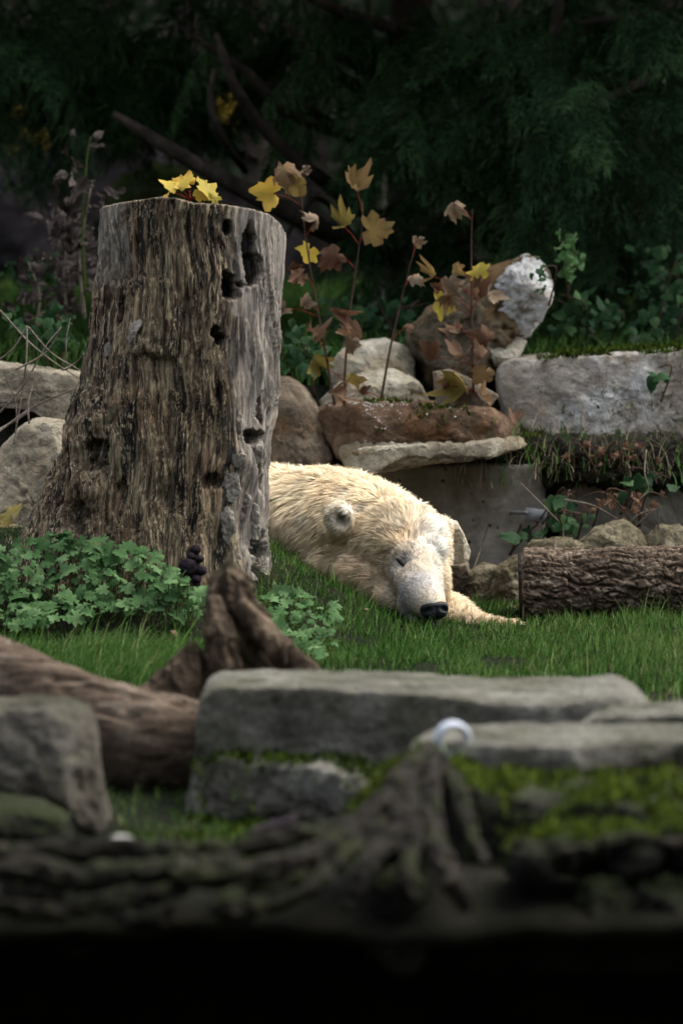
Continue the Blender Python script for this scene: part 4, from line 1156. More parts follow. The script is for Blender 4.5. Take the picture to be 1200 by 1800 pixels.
leaf_set('yellow', 'maple', 'yellow', flat, .07)
leaf_set('olive', 'maple', 'olive', flat[4:6] + curled[:4], .13)
leaf_set('dead', 'maple', 'dead', curled, .14)
leaf_set('tan', 'maple', 'tan', curled, .14)
leaf_set('herb', 'herb', 'herb', flat, .05)
leaf_set('bramble', 'oval', 'bramble', flat, .04)
leaf_set('bright', 'oval', 'herb', flat, .04)

def put_leaf(parent, base, p, size, key, face=None, spin=None, name="leaf", tilt=.6):
    """one leaf: p world, face = direction of its upper side"""
    o = bpy.data.objects.new(name, random.choice(LEAF[key])); COL.objects.link(o)
    f = Vector((0, -1, .25) if face is None else face) + Vector([random.gauss(0, tilt) for _ in range(3)])
    q = f.to_track_quat('Z', 'Y')
    o.rotation_mode = 'QUATERNION'
    from mathutils import Quaternion
    o.rotation_quaternion = q @ Quaternion((0, 0, 1), random.uniform(0, 6.28) if spin is None else spin)
    o.scale = (size, size, size)
    if parent is not None:
        o.parent = parent; o.location = Vector(np.asarray(p) - base)
    else:
        o.location = Vector(p)
    return o

# --- maple saplings behind the slab
def sapling(label, stem, Y, leaves, rad=.0045, name="maple_sapling", stemmat='stem_red'):
    base = at(*stem[0], Y)
    root = thing(name, label, "sapling", tuple(base), "maple saplings on the wall")
    S = [at(x, y, Y + random.uniform(-.02, .02)) for x, y in stem]
    tube_obj("stem", S, [rad, rad * .8, rad * .5, rad * .35], M[stemmat], root, 7, 30, base=base)
    C = catmull(S, 60)
    for (x, y, s, key) in leaves:
        p = at(x, y, Y + random.uniform(-.08, .04))
        size = .64 * s / ppm(Y)
        lf = put_leaf(root, base, p, size, key, tilt=.55)
        d = np.linalg.norm(C - (p + np.array((0, 0, -.05))), axis=1)
        a = C[np.argmin(d)]
        if np.linalg.norm(a - p) > .015:
            tube_obj("petiole", [a, .5 * (a + p) + np.array((0, 0, .008)), p], [.0016, .0014, .0014], M['petiole'], root, 5, 8, base=base)
    return root
sapling("tallest maple sapling with yellow leaves at its tip, rising beside the stump", [(588, 712), (572, 620), (550, 500), (535, 400), (528, 330), (525, 300)], 13.1,
        [(497, 292, 62, 'olive'), (480, 340, 58, 'yellow'), (527, 328, 52, 'olive'), (542, 297, 24, 'tan'), (556, 388, 44, 'tan'), (543, 440, 46, 'yellow'), (530, 482, 44, 'dead'), (535, 535, 34, 'tan'), (500, 542, 34, 'tan'), (553, 592, 46, 'dead'), (512, 475, 30, 'dead')])
sapling("maple sapling with tan leaves paired in the middle, rooted on the slab", [(605, 712), (607, 640), (616, 540), (630, 440), (636, 395), (637, 355)], 13.12,
        [(627, 336, 58, 'olive'), (600, 396, 56, 'olive'), (648, 404, 62, 'olive'), (592, 447, 56, 'dead'), (608, 556, 50, 'dead'), (632, 594, 50, 'dead'), (618, 598, 36, 'tan'), (560, 642, 52, 'olive'), (614, 665, 46, 'olive'), (580, 690, 40, 'dead')])
sapling("thin slanting maple sapling with few curled leaves", [(670, 700), (684, 620), (702, 540), (722, 460), (734, 425)], 13.2,
        [(733, 421, 30, 'tan'), (727, 484, 34, 'tan'), (716, 576, 22, 'dead'), (632, 690, 26, 'dead')])
sapling("leafy maple sapling standing before the tilted boulder", [(832, 690), (829, 600), (828, 500), (828, 420), (830, 368)], 13.25,
        [(796, 357, 44, 'tan'), (760, 486, 48, 'olive'), (788, 492, 46, 'tan'), (842, 482, 44, 'yellow'), (802, 468, 34, 'olive'), (770, 532, 54, 'yellow'), (790, 520, 40, 'olive'), (858, 516, 44, 'tan'), (832, 522, 48, 'dead'), (770, 508, 26, 'dead'), (800, 571, 48, 'dead'),
         (857, 600, 50, 'dead'), (812, 626, 52, 'dead'), (762, 630, 44, 'dead'), (845, 628, 40, 'dead'), (852, 652, 44, 'olive'), (818, 684, 70, 'olive'), (856, 698, 52, 'olive'), (780, 678, 44, 'dead')])
# seedling on the stump
sb = at(335, 372, 11.66)
sd_ = thing("maple_seedling", "small bright yellow maple seedling growing on top of the stump", "seedling", tuple(sb))
tube_obj("stem", [sb, at(334, 350, 11.66), at(333, 335, 11.66)], [.003, .0025, .002], M['petiole'], sd_, 6, 10, base=sb)
for (x, y, s, ax, ay) in [(312, 328, 62, -.4, -.7), (330, 322, 50, .1, -.8), (298, 338, 44, -.6, -.7), (366, 338, 54, .5, -.7), (352, 334, 40, .3, -.9), (375, 344, 32, .5, -.8)]:
    p = at(x, y, 11.62 + random.uniform(-.03, .03))
    put_leaf(sd_, sb, p, .58 * s / ppm(11.6), 'yellow', (ax, ay, .75), tilt=.25)
    tube_obj("petiole", [at(334, 352, 11.66), .5 * (at(334, 345, 11.66) + p), p], [.0018, .0015, .0015], M['petiole'], sd_, 5, 8, base=sb)

# --- leafy herb clumps in the grass
def herb_clump(name, label, region, n, Yr, size, key='herb', face=(0, -.55, .8), tilt=.3, lift=.03, group=None, cat="plant"):
    """region(px) -> (top py, bottom py)"""
    x0, x1 = region[0][0], region[-1][0]
    xs = [r[0] for r in region]; tp = [r[1] for r in region]; bt = [r[2] for r in region]
    mid = .5 * (x0 + x1)
    base = at(mid, np.interp(mid, xs, bt), Yr[1]); 
    root = thing(name, label, cat, tuple(base), group)
    SV, ST, SQ, off = [], [], [], 0
    cand = []
    tries = 0
    while len(cand) < n and tries < n * 60:
        tries += 1
        x = random.uniform(x0, x1); a, b = np.interp(x, xs, tp), np.interp(x, xs, bt)
        y = a + (b - a) * random.random() ** .9
        if all((x - c[0]) ** 2 + (y - c[1]) ** 2 > (size * .42) ** 2 for c in cand) or tries > n * 40:
            cand.append((x, y, (y - a) / (b - a + 1e-6)))
    for (x, y, f) in cand:
        hh = lift * (1 - f) * random.uniform(.7, 1.0) + .05
        Yl = Yr[1]
        while Yl < Yr[0] and at(x, y, Yl)[2] > float(ground_z(at(x, y, Yl)[0], Yl)) + hh: Yl += .04
        p = at(x, y, Yl)
        put_leaf(root, base, p, random.uniform(.27, .74) * size / ppm(Yl), key, face, tilt=tilt)
        r0 = np.array((p[0] + random.uniform(-.05, .05), p[1] + random.uniform(0, .06), min(float(ground_z(p[0], p[1])), p[2] - .03)))
        V, T, Q = tube([r0, .5 * (r0 + p) + np.array((0, .01, .02)), p], [.0016, .0013, .0010], 4, 6)
        SV.append(V - base); ST.append(T + off); SQ.append(Q + off); off += len(V)
    so = link("stems", make_mesh("stems", np.vstack(SV), np.vstack(ST), np.vstack(SQ)), M['stem_green'], root)
    so["kind"] = "stuff"
    return root
herb_clump("herb_clump", "large clump of pale green lobed leaves at the foot of the stump", [(-30, 965, 1080), (30, 955, 1100), (60, 945, 1100), (110, 936, 1090), (160, 955, 1085), (200, 950, 1075), (260, 968, 1075), (300, 990, 1080), (330, 1015, 1075), (358, 1045, 1075)], 290, (11.4, 10.4), 34, lift=.15)
herb_clump("herb_clump", "small clump of pale green lobed leaves in front of the bear's neck", [(452, 1050, 1085), (480, 1034, 1120), (520, 1038, 1135), (555, 1050, 1150), (588, 1072, 1095)], 46, (11.9, 10.6), 30)
herb_clump("herb_clump", "low straggling lobed leaves behind the broken root", [(520, 1105, 1130), (545, 1095, 1160), (580, 1105, 1150)], 12, (11.6, 10.4), 30)

# grit on the slab and against the lower pale stone
GV, GT, off = [], [], 0
octa = np.array([(1, 0, 0), (-1, 0, 0), (0, 1, 0), (0, -1, 0), (0, 0, 1), (0, 0, -1)], float)
ofc = np.array([(0, 2, 4), (2, 1, 4), (1, 3, 4), (3, 0, 4), (2, 0, 5), (1, 2, 5), (3, 1, 5), (0, 3, 5)])
for _ in range(420):
    if random.random() < .6: x, y = g.normal(at(645, 700, 13.2)[0], .045), g.uniform(13.0, 13.3)
    else: x, y = g.uniform(at(600, 700, 13.2)[0], at(860, 700, 13.2)[0]), g.uniform(12.98, 13.4)
    z, nm, _n = drop(x, y)
    if nm not in ("overhanging_slab", "pale_stone"): continue
    r0 = g.uniform(.0015, .0045)
    GV.append(octa * r0 * g.uniform(.6, 1.3, (6, 3)) + (x, y, z + r0 * .4)); GT.append(ofc + off); off += 6
tag(link("grit", make_mesh("grit", np.vstack(GV), np.vstack(GT), smooth=False), M['gravel_light']), "pale grit scattered over the top of the rusty slab", "grit", kind="stuff")

# --- brambles and undergrowth
def bush(label, x, y, w, h, n, Y, size, key='bramble', name="bramble", canes=3, group="brambles on the bank"):
    base = at(x, y + h, Y); 
    gz = float(ground_z(base[0], Y))
    root = thing(name, label, "bramble" if "bramble" in name else "plant", tuple(base), group)
    CP = []
    for k in range(canes):
        e = at(x + random.uniform(-w, w), y - h * random.uniform(.3, 1), Y + random.uniform(-.15, .1))
        b = np.array((base[0] + random.uniform(-.08, .08), Y + .05, base[2] - .03))
        m = .5 * (b + e) + np.array((random.uniform(-.06, .06), -.03, .06))
        tube_obj("cane", [b, m, e], [.0035, .003, .0015], M['stem_red'], root, 5, 14, base=base)
        CP.append(catmull([b, m, e], 20))
    CP = np.vstack(CP)
    for k in range(n):
        c = CP[random.randrange(len(CP))]
        q = at(x + random.gauss(0, w * .55), y + random.gauss(0, h * .5), Y + random.uniform(-.15, .15))
        p = q * .72 + c * .28
        put_leaf(root, base, p, random.uniform(.25, .68) * size / ppm(Y), key, (0, -.8, .6), tilt=.5)
    return root
bush("dark green bramble between the stump and the maple saplings", 530, 625, 42, 60, 46, 13.55, 34)
bush("bramble behind the saplings in the shade under the conifer", 620, 560, 90, 60, 46, 14.6, 30)
bush("bramble spreading over the stone left of the stump", 85, 580, 75, 55, 60, 13.5, 32)
bush("bramble in the shade behind the left bank", 60, 480, 90, 50, 50, 14.8, 30)
bush("bramble behind the long whitish block", 1050, 560, 100, 45, 70, 14.2, 32)
bush("tall bramble under the right-hand trees", 1150, 500, 60, 90, 70, 14.6, 34)
bush("light green shoot rising behind the quartz face", 1000, 450, 34, 60, 44, 13.95, 26, 'bright', "leafy_shoot", 2, None)
bush("ivy sprig hanging over the tip of the quartz face", 940, 490, 12, 32, 22, 13.6, 18, 'bramble', "ivy_sprig", 1, None)
bush("ivy sprig with three hanging leaves across the long block", 1150, 668, 24, 24, 6, 13.42, 42, 'bramble', "ivy_sprig", 1, None)
bush("large-leaved bramble trailing over the dark concrete panel", 1115, 850, 60, 28, 18, 13.12, 42)
bush("bramble leaf cluster over the gap between the concrete panels", 985, 885, 34, 22, 9, 13.12, 42)
bush("bramble leaves low on the concrete beside the bracket", 932, 945, 24, 16, 7, 13.1, 46)
bush("shaded bramble between the tilted boulder and the conifer", 700, 560, 50, 50, 30, 14.6, 28)
bush("yellow-leaved shrub glimpsed between the conifer branches", 405, 195, 26, 26, 20, 20.5, 34, 'yellow', "yellow_shrub", 2, "yellow shrubs in the wood")
bush("sparse yellow shrub in the dark beside the far-left trunk", 60, 230, 55, 70, 12, 20.5, 30, 'yellow', "yellow_shrub", 3, "yellow shrubs in the wood")
bush("dim yellow shrub behind the upper left branches", 262, 130, 25, 45, 14, 21.5, 32, 'olive', "yellow_shrub", 2, "yellow shrubs in the wood")

bush("withered brown bramble trailing between the concrete and the log", 1085, 885, 90, 26, 26, 12.95, 20, 'dead', "dead_bramble", 4, "withered brambles by the concrete")
bush("withered brown leaves caught on the earthy ledge above the concrete", 1060, 800, 120, 22, 30, 13.1, 19, 'dead', "dead_bramble", 4, "withered brambles by the concrete")
bush("dark bramble tangle low behind the cut end of the log", 1000, 925, 50, 22, 22, 12.95, 30)
n = 90
P = np.array([at(g.uniform(-15, 24), g.uniform(972, 990), g.uniform(11.9, 12.05)) for _ in range(n)])
blade_obj("pale_straw", blades(P, g.uniform(.03, .07, n), unit2(g.uniform(0, 6.28, n)), g.uniform(.1, .9, n), g.uniform(.002, .0035, n), g, np.clip(g.normal(.75, .15, n), 0, 1)), 'dry_grass', "tuft of pale straw behind the large herb clump", "dry grass")

# dead weeds on the left bank
def dead_weed(label, stalk, Y, n):
    base = at(*stalk[0], Y)
    root = thing("dead_weed", label, "weed", tuple(base), "dead weeds on the left bank")
    S = [at(x, y, Y) for x, y in stalk]
    tube_obj("stalk", S, [.006, .004, .002], M['twig'] if n % 2 else M['stem_green'], root, 6, 24, base=base)
    C = catmull(S, 40)
    for k in range(n):
        c = C[random.randrange(4, 40)] + np.array((random.gauss(0, .05), random.gauss(0, .04), random.gauss(0, .02)))
        o = put_leaf(root, base, c, random.uniform(.02, .045), 'weed', (0, -1, 0), tilt=.9)
leaf_set('weed', 'oval', 'deadstalk', curled, .2)
dead_weed("dead brown weed with shrivelled leaves nearest the stump", [(150, 560), (140, 460), (150, 390), (160, 330)], 14.0, 45)
dead_weed("thick dead weed hanging with brown leaves beside the dark trunk", [(118, 560), (112, 480), (118, 420), (110, 370)], 14.3, 61)
dead_weed("low dead weed above the rounded boulder", [(60, 590), (70, 520), (50, 460)], 14.2, 31)
dead_weed("tall thin green weed stalk forking left of the stump", [(150, 520), (146, 400), (152, 290), (160, 240)], 13.9, 16)

# dry bare canes in front of the left stones
cn = thing("dry_canes", "tangle of dry bare canes in front of the left stones", "canes", tuple(at(0, 780, 12.4)))
cb = at(0, 780, 12.4)
for P in [[(-10, 765), (60, 715), (140, 680), (150, 672)], [(-10, 735), (40, 680), (80, 610), (108, 575)], [(48, 572), (46, 640), (38, 700), (26, 770)], [(0, 545), (50, 600), (100, 640), (140, 665)], [(-10, 640), (24, 612), (48, 572)], [(118, 650), (117, 600), (124, 560)], [(-10, 760), (50, 725), (70, 700), (60, 690)], [(50, 575), (90, 620), (140, 650)], [(26, 780), (30, 740), (26, 700), (6, 650)], [(28, 650), (80, 620), (108, 576)], [(52, 745), (50, 710), (58, 678)], [(110, 650), (130, 640), (148, 622)]]:
    Yc = random.uniform(12.3, 12.5)
    tube_obj("cane", [at(x, y, Yc + random.uniform(-.03, .03)) for x, y in P], [.0035, .003, .0022, .0015], M['twig'], cn, 5, 24, base=cb)
# dry canes above the log
cn = thing("dry_canes", "bent dry canes in front of the concrete above the log", "canes", tuple(at(1000, 960, 12.9)))
cb = at(1000, 960, 12.9)
for P in [[(915, 850), (950, 885), (985, 920)], [(990, 878), (1040, 888), (1085, 912)], [(1150, 895), (1110, 930), (1085, 960)], [(1150, 895), (1120, 905), (1100, 925)], [(1158, 965), (1156, 920), (1160, 890)], [(1135, 940), (1160, 950), (1180, 968)], [(1135, 790), (1132, 830), (1138, 860), (1120, 880)], [(990, 960), (990, 910), (1000, 860)], [(832, 1000), (846, 960), (860, 915)]]:
    Yc = random.uniform(12.85, 13.05)
    tube_obj("cane", [at(x, y, Yc + random.uniform(-.03, .03)) for x, y in P], [.0026, .0024, .0016], M['twig'], cn, 5, 20, base=cb)

# fallen leaves
for (x, y, Y, s, key, lb) in [(576, 1166, 11.0, 34, 'tan', "pale curled dead leaf on the grass behind the stone block"), (305, 1110, 11.0, 22, 'dead', "brown dead leaf caught in the long grass below the herb clump"), (640, 1072, 11.6, 16, 'tan', "tiny tan leaf in the grass below the bear's cheek"), (20, 905, 12.05, 70, 'olive', "yellow-brown leaf lying under the rounded boulder"), (905, 745, 13.1, 36, 'dead', "dark dead leaf at the right end of the rusty slab"), (540, 1085, 11.2, 14, 'dead', "small dead leaf beside the low straggling herb leaves"), (665, 832, 13.05, 34, 'tan', "withered leaf shoot under the slab above the bear's neck")]:
    tag(put_leaf(None, None, at(x, y, Y), .55 * s / ppm(Y), key, (0, -.6, .7), name="fallen_leaf"), lb, "leaf", "fallen leaves")

# ------------------------------------------------------------------ conifers behind
def spray_mesh(seed, L=.42):
    r_ = np.random.default_rng(seed)
    V, Q, T, tn = [], [], [], []
    def strip(P0, d, ln, w, t):
        b = len(V)
        s = np.cross(d, r_.normal(size=3)); s /= np.linalg.norm(s) + 1e-9
        V.extend([P0 - s * w, P0 + s * w, P0 + d * ln * .55 + s * w * .8 - np.array((0, 0, .06 * ln)), P0 + d * ln * .55 - s * w * .8 - np.array((0, 0, .06 * ln)), P0 + d * ln - np.array((0, 0, .2 * ln))])
        Q.append((b, b + 1, b + 2, b + 3)); T.append((b + 3, b + 2, b + 4)); tn.extend([t] * 5)
    n = 30
    for i in range(n):
        t = i / n
        p = np.array((L * t, .02 * math.sin(t * 5 + seed), -.22 * L * t * t))
        for sd in (-1, 1):
            ln = (.16 * (1 - t) ** .7 + .03) * r_.uniform(.6, 1.2)
            d = np.array((.75 + .5 * t, sd * r_.uniform(.5, 1), r_.uniform(-.75, .05))); d /= np.linalg.norm(d)
            m = int(5 + ln * 60)
            for j in range(m):
                q = p + d * ln * j / m + np.array((0, 0, -.35 * ln * (j / m) ** 2))
                dd = d + r_.normal(0, .45, 3); dd /= np.linalg.norm(dd)
                strip(q, dd, r_.uniform(.022, .045), .0022, float(np.clip(.05 + .25 * j / m + r_.normal(0, .08), 0, .6)))  # paler towards twig tips: the light they catch is put into the tint
    me = make_mesh("foliage_spray", np.array(V), np.array(T), np.array(Q), attrs={"tint": np.array(tn)})
    me.materials.append(M['conifer'])
    return me
SPR = [spray_mesh(k) for k in range(5)]

def crown_mesh(base, cx, cy, z0, z1, r0, n, size, gseed):
    """upper crown out of the picture: whorls of drooping foliage faces"""
    r_ = np.random.default_rng(gseed)
    z = z0 + (z1 - z0) * r_.random(n) ** .8
    rad = r0 * (1 - (z - z0) / (z1 - z0) * .75) * r_.random(n) ** .5
    a = r_.uniform(0, 6.28, n)
    P = np.stack([cx + rad * np.cos(a), cy + rad * np.sin(a), z - .25 * rad], 1)
    d = np.stack([np.cos(a), np.sin(a), -r_.uniform(.2, 1.4, n)], 1) + r_.normal(0, .4, (n, 3)); d /= np.linalg.norm(d, axis=1)[:, None]
    s = np.cross(d, r_.normal(size=(n, 3))); s /= np.linalg.norm(s, axis=1)[:, None]
    L = r_.uniform(.6, 1.4, n)[:, None] * size; w = L * .22
    V = np.stack([P - s * w * .4, P + s * w * .4, P + d * L * .5 + s * w, P + d * L, P + d * L * .5 - s * w], 1).reshape(-1, 3) - base
    b = np.arange(n)[:, None] * 5
    return make_mesh("crown", V, np.concatenate([b + np.array((2, 3, 4))]), b + np.array((0, 1, 2, 4)), attrs={"tint": np.repeat(np.clip(r_.normal(.15, .15, n), 0, .6), 5)})

def conifer(label, px, Y, r, top, branches, clusters, crown=None, mat='bark_dark', lean=0):
    base = np.array((at(px, 500, Y)[0], Y, float(ground_z(at(px, 500, Y)[0], Y)) - .05))
    root = thing("conifer_tree", label, "tree", tuple(base), "conifers behind the wall")
    pts = [base, base + (lean * .1, 0, 1.2), base + (lean * .25, 0, 2.6), base + (lean * .6, 0, top)]
    V, T, Q = tube(pts, [r * 1.25, r, r * .9, r * .3], 30, 90, .18, 6)
    V = V + (ridged(V * (20, 20, 2.5), 3) * r * .14)[:, None] * (V - np.array((base[0], Y, 0))) * (1, 1, 0) / r
    link("trunk", make_mesh("trunk", V - base, T, Q[:, ::-1]), M[mat], root)
    for P, rad in branches:
        PP = [at(x, y, yy - (.55 if k_ else .1)) for k_, (x, y, yy) in enumerate(P)]
        tube_obj("branch", PP, rad, M[mat], root, 9, 40, .25, 9, base=base)
    for (x, y, sx, sy, n, Yc, sc) in clusters:
        for k in range(n):
            p = at(random.gauss(x, sx), random.gauss(y, sy), Yc + random.uniform(-.5, .5))
            o = bpy.data.objects.new("foliage_spray", random.choice(SPR)); COL.objects.link(o); o.parent = root
            o.location = Vector(p - base)
            out = math.atan2(p[1] - Y, p[0] - base[0])
            o.rotation_euler = (random.gauss(0, .35), random.uniform(.1, 1.15), out + random.gauss(0, .7) if random.random() < .6 else random.gauss(-1.57, 1.1))
            s = sc * random.uniform(.75, 1.3); o.scale = (s, s, s)
    if crown:
        c = link("crown", crown_mesh(base, base[0], Y, *crown), M['conifer'], root); c["kind"] = "stuff"
    return root

conifer("large dark conifer with long drooping branches behind the saplings", 722, 17.0, .085, 9.0,
        [([(700, 262, 16.9), (620, 240, 16.7), (500, 190, 16.4), (425, 120, 16.2), (330, 60, 16.0)], [.035, .032, .026, .018, .008]),
         ([(705, 455, 16.9), (640, 440, 16.7), (560, 400, 16.4), (430, 335, 16.1), (310, 268, 15.9), (200, 200, 15.8)], [.04, .042, .04, .036, .028, .014]),
         ([(640, 372, 16.6), (560, 312, 16.4), (470, 232, 16.2), (415, 155, 16.0), (380, 60, 15.9)], [.03, .028, .026, .022, .012]),
         ([(700, 182, 16.9), (640, 160, 16.7), (580, 120, 16.5), (500, 40, 16.3)], [.03, .028, .022, .012]),
         ([(710, 165, 17), (650, 130, 16.8), (600, 103, 16.6), (520, 90, 16.5)], [.025, .024, .018, .01]),
         ([(430, 300, 16.1), (390, 240, 16.0), (370, 180, 15.9), (376, 120, 15.9)], [.016, .015, .012, .008]),
         ([(720, 60, 17), (600, 20, 16.6), (480, -40, 16.2)], [.03, .024, .012]),
         ([(730, 440, 17), (790, 380, 16.7), (830, 310, 16.5), (832, 240, 16.4), (870, 140, 16.3)], [.035, .034, .03, .026, .018]),
         ([(735, 420, 16.9), (790, 422, 16.6), (850, 405, 16.4), (890, 350, 16.2), (925, 262, 16.1), (960, 150, 16.0), (985, -20, 15.9)], [.022, .024, .026, .032, .03, .026, .02]),
         ([(870, 390, 16.3), (910, 345, 16.1), (960, 330, 15.9), (1040, 340, 15.8)], [.014, .013, .011, .006]),
         ([(620, 240, 16.7), (560, 200, 16.5), (470, 145, 16.3)], [.014, .012, .006]),
         ([(640, 440, 16.7), (560, 350, 16.5), (500, 420, 16.3), (490, 450, 16.2)], [.012, .011, .009, .006])],
        [(800, 200, 70, 60, 22, 16.0, 1.0), (760, 430, 60, 60, 20, 16.2, 1.0), (560, 60, 110, 50, 26, 16.2, 1.1), (820, 60, 110, 50, 26, 16.0, 1.1), (640, 500, 60, 40, 10, 16.4, .9), (480, 130, 70, 60, 5, 16.9, 1.0), (880, 330, 40, 80, 10, 16.2, .9), (720, 520, 40, 40, 10, 16.3, .8), (300, 30, 120, 40, 16, 16.4, 1.1)],
        (3.2, 9.0, 2.9, 9000, .45, 5))
conifer("bushy conifer with pale-painted lit tips behind the long block", 1290, 16.6, .09, 8.5,
        [([(1290, 90, 16.6), (1200, 112, 16.2), (1070, 170, 15.9), (1020, 200, 15.8)], [.03, .028, .018, .008]),
         ([(1290, 320, 16.6), (1200, 330, 16.3), (1100, 382, 16.0), (1000, 425, 15.8)], [.035, .032, .026, .012]),
         ([(1280, 200, 16.6), (1180, 210, 16.1), (1080, 260, 15.7), (980, 205, 15.4)], [.028, .022, .014, .006]),
         ([(1285, -20, 16.6), (1150, 20, 16.1), (1020, 40, 15.8)], [.03, .022, .01])],
        [(985, 180, 55, 50, 34, 15.2, .8), (1140, 240, 60, 50, 30, 15.4, .85), (1060, 90, 110, 50, 28, 15.8, 1.0), (1080, 400, 80, 60, 26, 15.9, .95), (1160, 440, 60, 60, 18, 15.7, .95), (960, 300, 50, 50, 14, 15.6, .8), (1180, 30, 60, 40, 14, 15.6, 1.0), (920, 20, 60, 30, 10, 15.6, 1.0)],
        (3.2, 8.5, 2.5, 8000, .45, 6))
conifer("dark conifer trunk standing in the left shade", 116, 17.6, .032, 8.0,
        [([(116, 150, 17.6), (190, 100, 17.3), (300, 115, 17.0), (330, 122, 16.9)], [.02, .018, .015, .008]),
         ([(116, 90, 17.6), (60, 60, 17.2), (-30, 40, 17.0)], [.018, .014, .008]),
         ([(120, 300, 17.6), (110, 250, 17.5), (135, 200, 17.4)], [.01, .008, .004])],
        [(60, 60, 90, 50, 30, 16.2, 1.0), (220, 80, 90, 50, 20, 16.4, 1.0), (40, 110, 50, 30, 10, 15.9, .9), (230, 230, 50, 60, 8, 17.0, .8)],
        (3.2, 8.0, 2.9, 9000, .45, 7))
# slim pale trunk
pb = np.array((at(668, 330, 19)[0], 19.0, float(ground_z(at(668, 330, 19)[0], 19.0)) - .03))
pt = thing("young_tree", "slim pale-barked trunk behind the dark conifer", "tree", tuple(pb))
tube_obj("trunk", [pb, at(668, 300, 19), at(655, 250, 19), at(654, 150, 19), at(650, 60, 19), at(640, -100, 19)], [.026, .024, .022, .02, .018, .014], M['bark_pale'], pt, 12, 60, .2, 7, base=pb)
for P in [[(655, 200, 19), (600, 150, 19), (560, 90, 19)], [(652, 120, 19), (700, 60, 19), (720, 0, 19)]]:
    tube_obj("branch", [at(*p) for p in P], [.009, .007, .004], M['bark_pale'], pt, 6, 20, base=pb)
# mossy hump left of the stump, far back
rock("mossy_boulder", [(195, 330), (230, 300), (270, 288), (330, 300), (380, 330), (400, 420), (190, 430)], 19.0, .6, 'mossrock' if 'mossrock' in M else 'dark_stone', "moss-covered boulder in the wood behind the stump", seed=310, e=.7, amp=.08)
# dim leaf-littered bank far left
rock("litter_bank", [(-300, 330), (-50, 230), (150, 190), (260, 230), (420, 330), (560, 440), (560, 560), (-300, 560)], 22.5, 2.0, 'litter' if 'litter' in M else 'root', "dim bank of brown leaf litter far back in the wood", "bank", seed=311, e=.8, amp=.06)
# wires of the enclosure fence
for k, (y, lb) in enumerate([(205, "thin fence wire stretched across the dark wood, the upper one"), (330, "thin fence wire stretched across the dark wood, the lower one")]):
    fw = tube_obj("fence_wire", [at(-400, y + 1, 18.3), at(600, y + 3, 18.3), at(1600, y, 18.3)], [.0022, .0022, .0022], M['wire'], None, 5, 30)
    tag(fw, lb, "wire", "fence wires")

# the far wood, one dark mass of leaves
r_ = np.random.default_rng(77)
n = 70000
Yw = r_.uniform(23.5, 29, n); xw = r_.uniform(-1, 1, n) * 9; zw = np.where(r_.random(n) < .7, .6 + 3.6 * r_.random(n), 3.5 + 6 * r_.random(n))
keep = fbm(np.stack([xw, Yw, zw], 1) * 1.1, 2) > -.45
P = np.stack([xw, Yw, zw], 1)[keep]; n = len(P)
d = r_.normal(size=(n, 3)); d /= np.linalg.norm(d, axis=1)[:, None]
s = np.cross(d, r_.normal(size=(n, 3))); s /= np.linalg.norm(s, axis=1)[:, None]
L = r_.uniform(.06, .17, n)[:, None]
V = np.stack([P - d * L * .5, P + s * L * .3, P + d * L * .5, P - s * L * .3], 1).reshape(-1, 3)
n2 = 5000  # large leaf faces added overhead, out of view, to shade the far wood
P2 = np.stack([r_.uniform(-11, 11, n2), r_.uniform(20.5, 36, n2), r_.uniform(4.2, 11, n2)], 1)
d = r_.normal(size=(n2, 3)); d /= np.linalg.norm(d, axis=1)[:, None]
s = np.cross(d, r_.normal(size=(n2, 3))); s /= np.linalg.norm(s, axis=1)[:, None]
L = r_.uniform(.35, .8, n2)[:, None]
V = np.vstack([V, np.stack([P2 - d * L * .5, P2 + s * L * .3, P2 + d * L * .5, P2 - s * L * .3], 1).reshape(-1, 3)]); n += n2
b = np.arange(n)[:, None] * 4
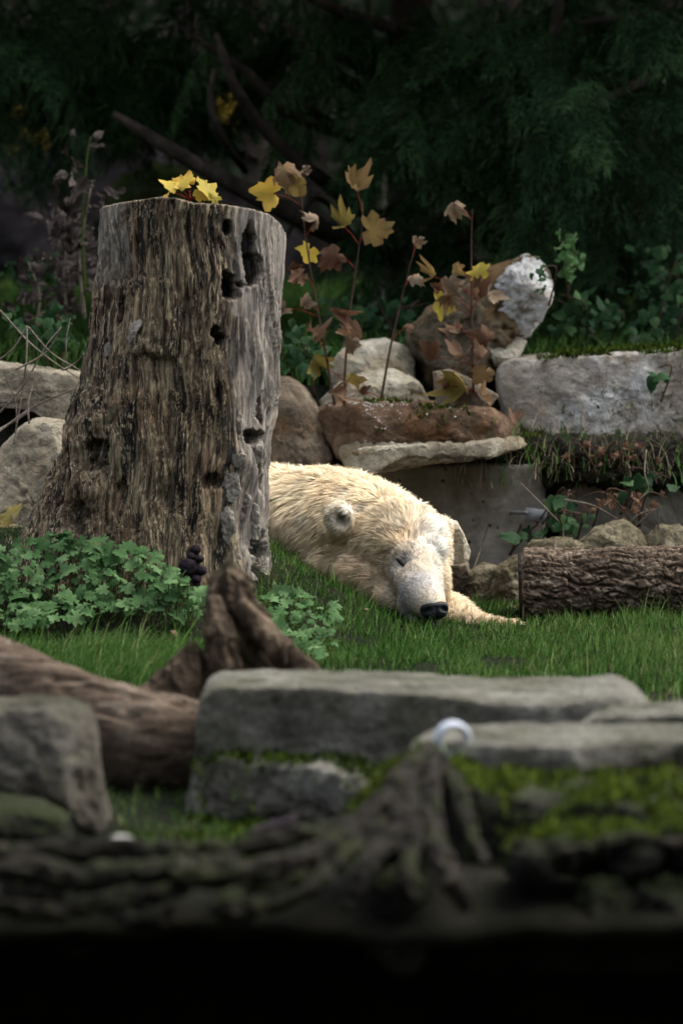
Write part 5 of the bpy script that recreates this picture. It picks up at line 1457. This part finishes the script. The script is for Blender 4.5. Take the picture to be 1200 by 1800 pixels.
tag(link("distant_wood", make_mesh("distant_wood", V, None, b + np.array((0, 1, 2, 3)), attrs={"tint": np.repeat(np.clip(r_.normal(.15, .2, n), 0, .9), 4)}), M['wood_far']), "dark far-off wood closing the view behind the conifers", "wood", kind="stuff")
# and the trunks that stand in it
for k, x in enumerate([30, 210, 330, 470, 560, 820, 900, 1010, 1090, 1170]):
    Yt = 22.8 + (k * 37 % 10) * .12
    b0 = at(x, 450, Yt); b0[2] = float(ground_z(b0[0], Yt)) - .05
    o = tube_obj("forest_trunk", [b0, b0 + (random.uniform(-.1, .1), 0, 2), b0 + (random.uniform(-.3, .3), 0, 7)], [.07 + .01 * (k % 4), .06, .03], M['bark_dark'], None, 10, 30, .2, 5)
    tag(o, "dark bare trunk in the far wood behind the conifers", "tree", "trunks in the far wood")

# unseen hedge added behind the camera to keep low sky light off the scene
hb = np.array((0., -4.0, -.5))
hg = thing("sky_block_hedge", "added tall dark hedge out of view, blocking low sky light", "hedge", tuple(hb))
r_ = np.random.default_rng(5); n = 16000
P = np.stack([r_.uniform(-16, 16, n), r_.uniform(-6, -2.6, n), r_.uniform(-.5, 11, n)], 1)
d = r_.normal(size=(n, 3)); d /= np.linalg.norm(d, axis=1)[:, None]
s = np.cross(d, r_.normal(size=(n, 3))); s /= np.linalg.norm(s, axis=1)[:, None]
L = r_.uniform(.3, .7, n)[:, None]
V = np.stack([P - d * L * .5, P + s * L * .3, P + d * L * .5, P - s * L * .3], 1).reshape(-1, 3) - hb
o = link("foliage", make_mesh("foliage", V, None, np.arange(n)[:, None] * 4 + np.array((0, 1, 2, 3)), attrs={"tint": np.repeat(np.clip(r_.normal(.15, .2, n), 0, .9), 4)}), M['wood_far'], hg); o["kind"] = "stuff"
for x in range(-14, 15, 4):
    tube_obj("trunk", [np.array((x, -4.2, -.6)), np.array((x + .1, -4.3, 5)), np.array((x, -4.2, 10))], [.14, .1, .04], M['bark_dark'], hg, 8, 12, base=hb)

for nm in ("litter_bank", "earth_ledge"):
    bpy.data.objects[nm]["kind"] = "structure"
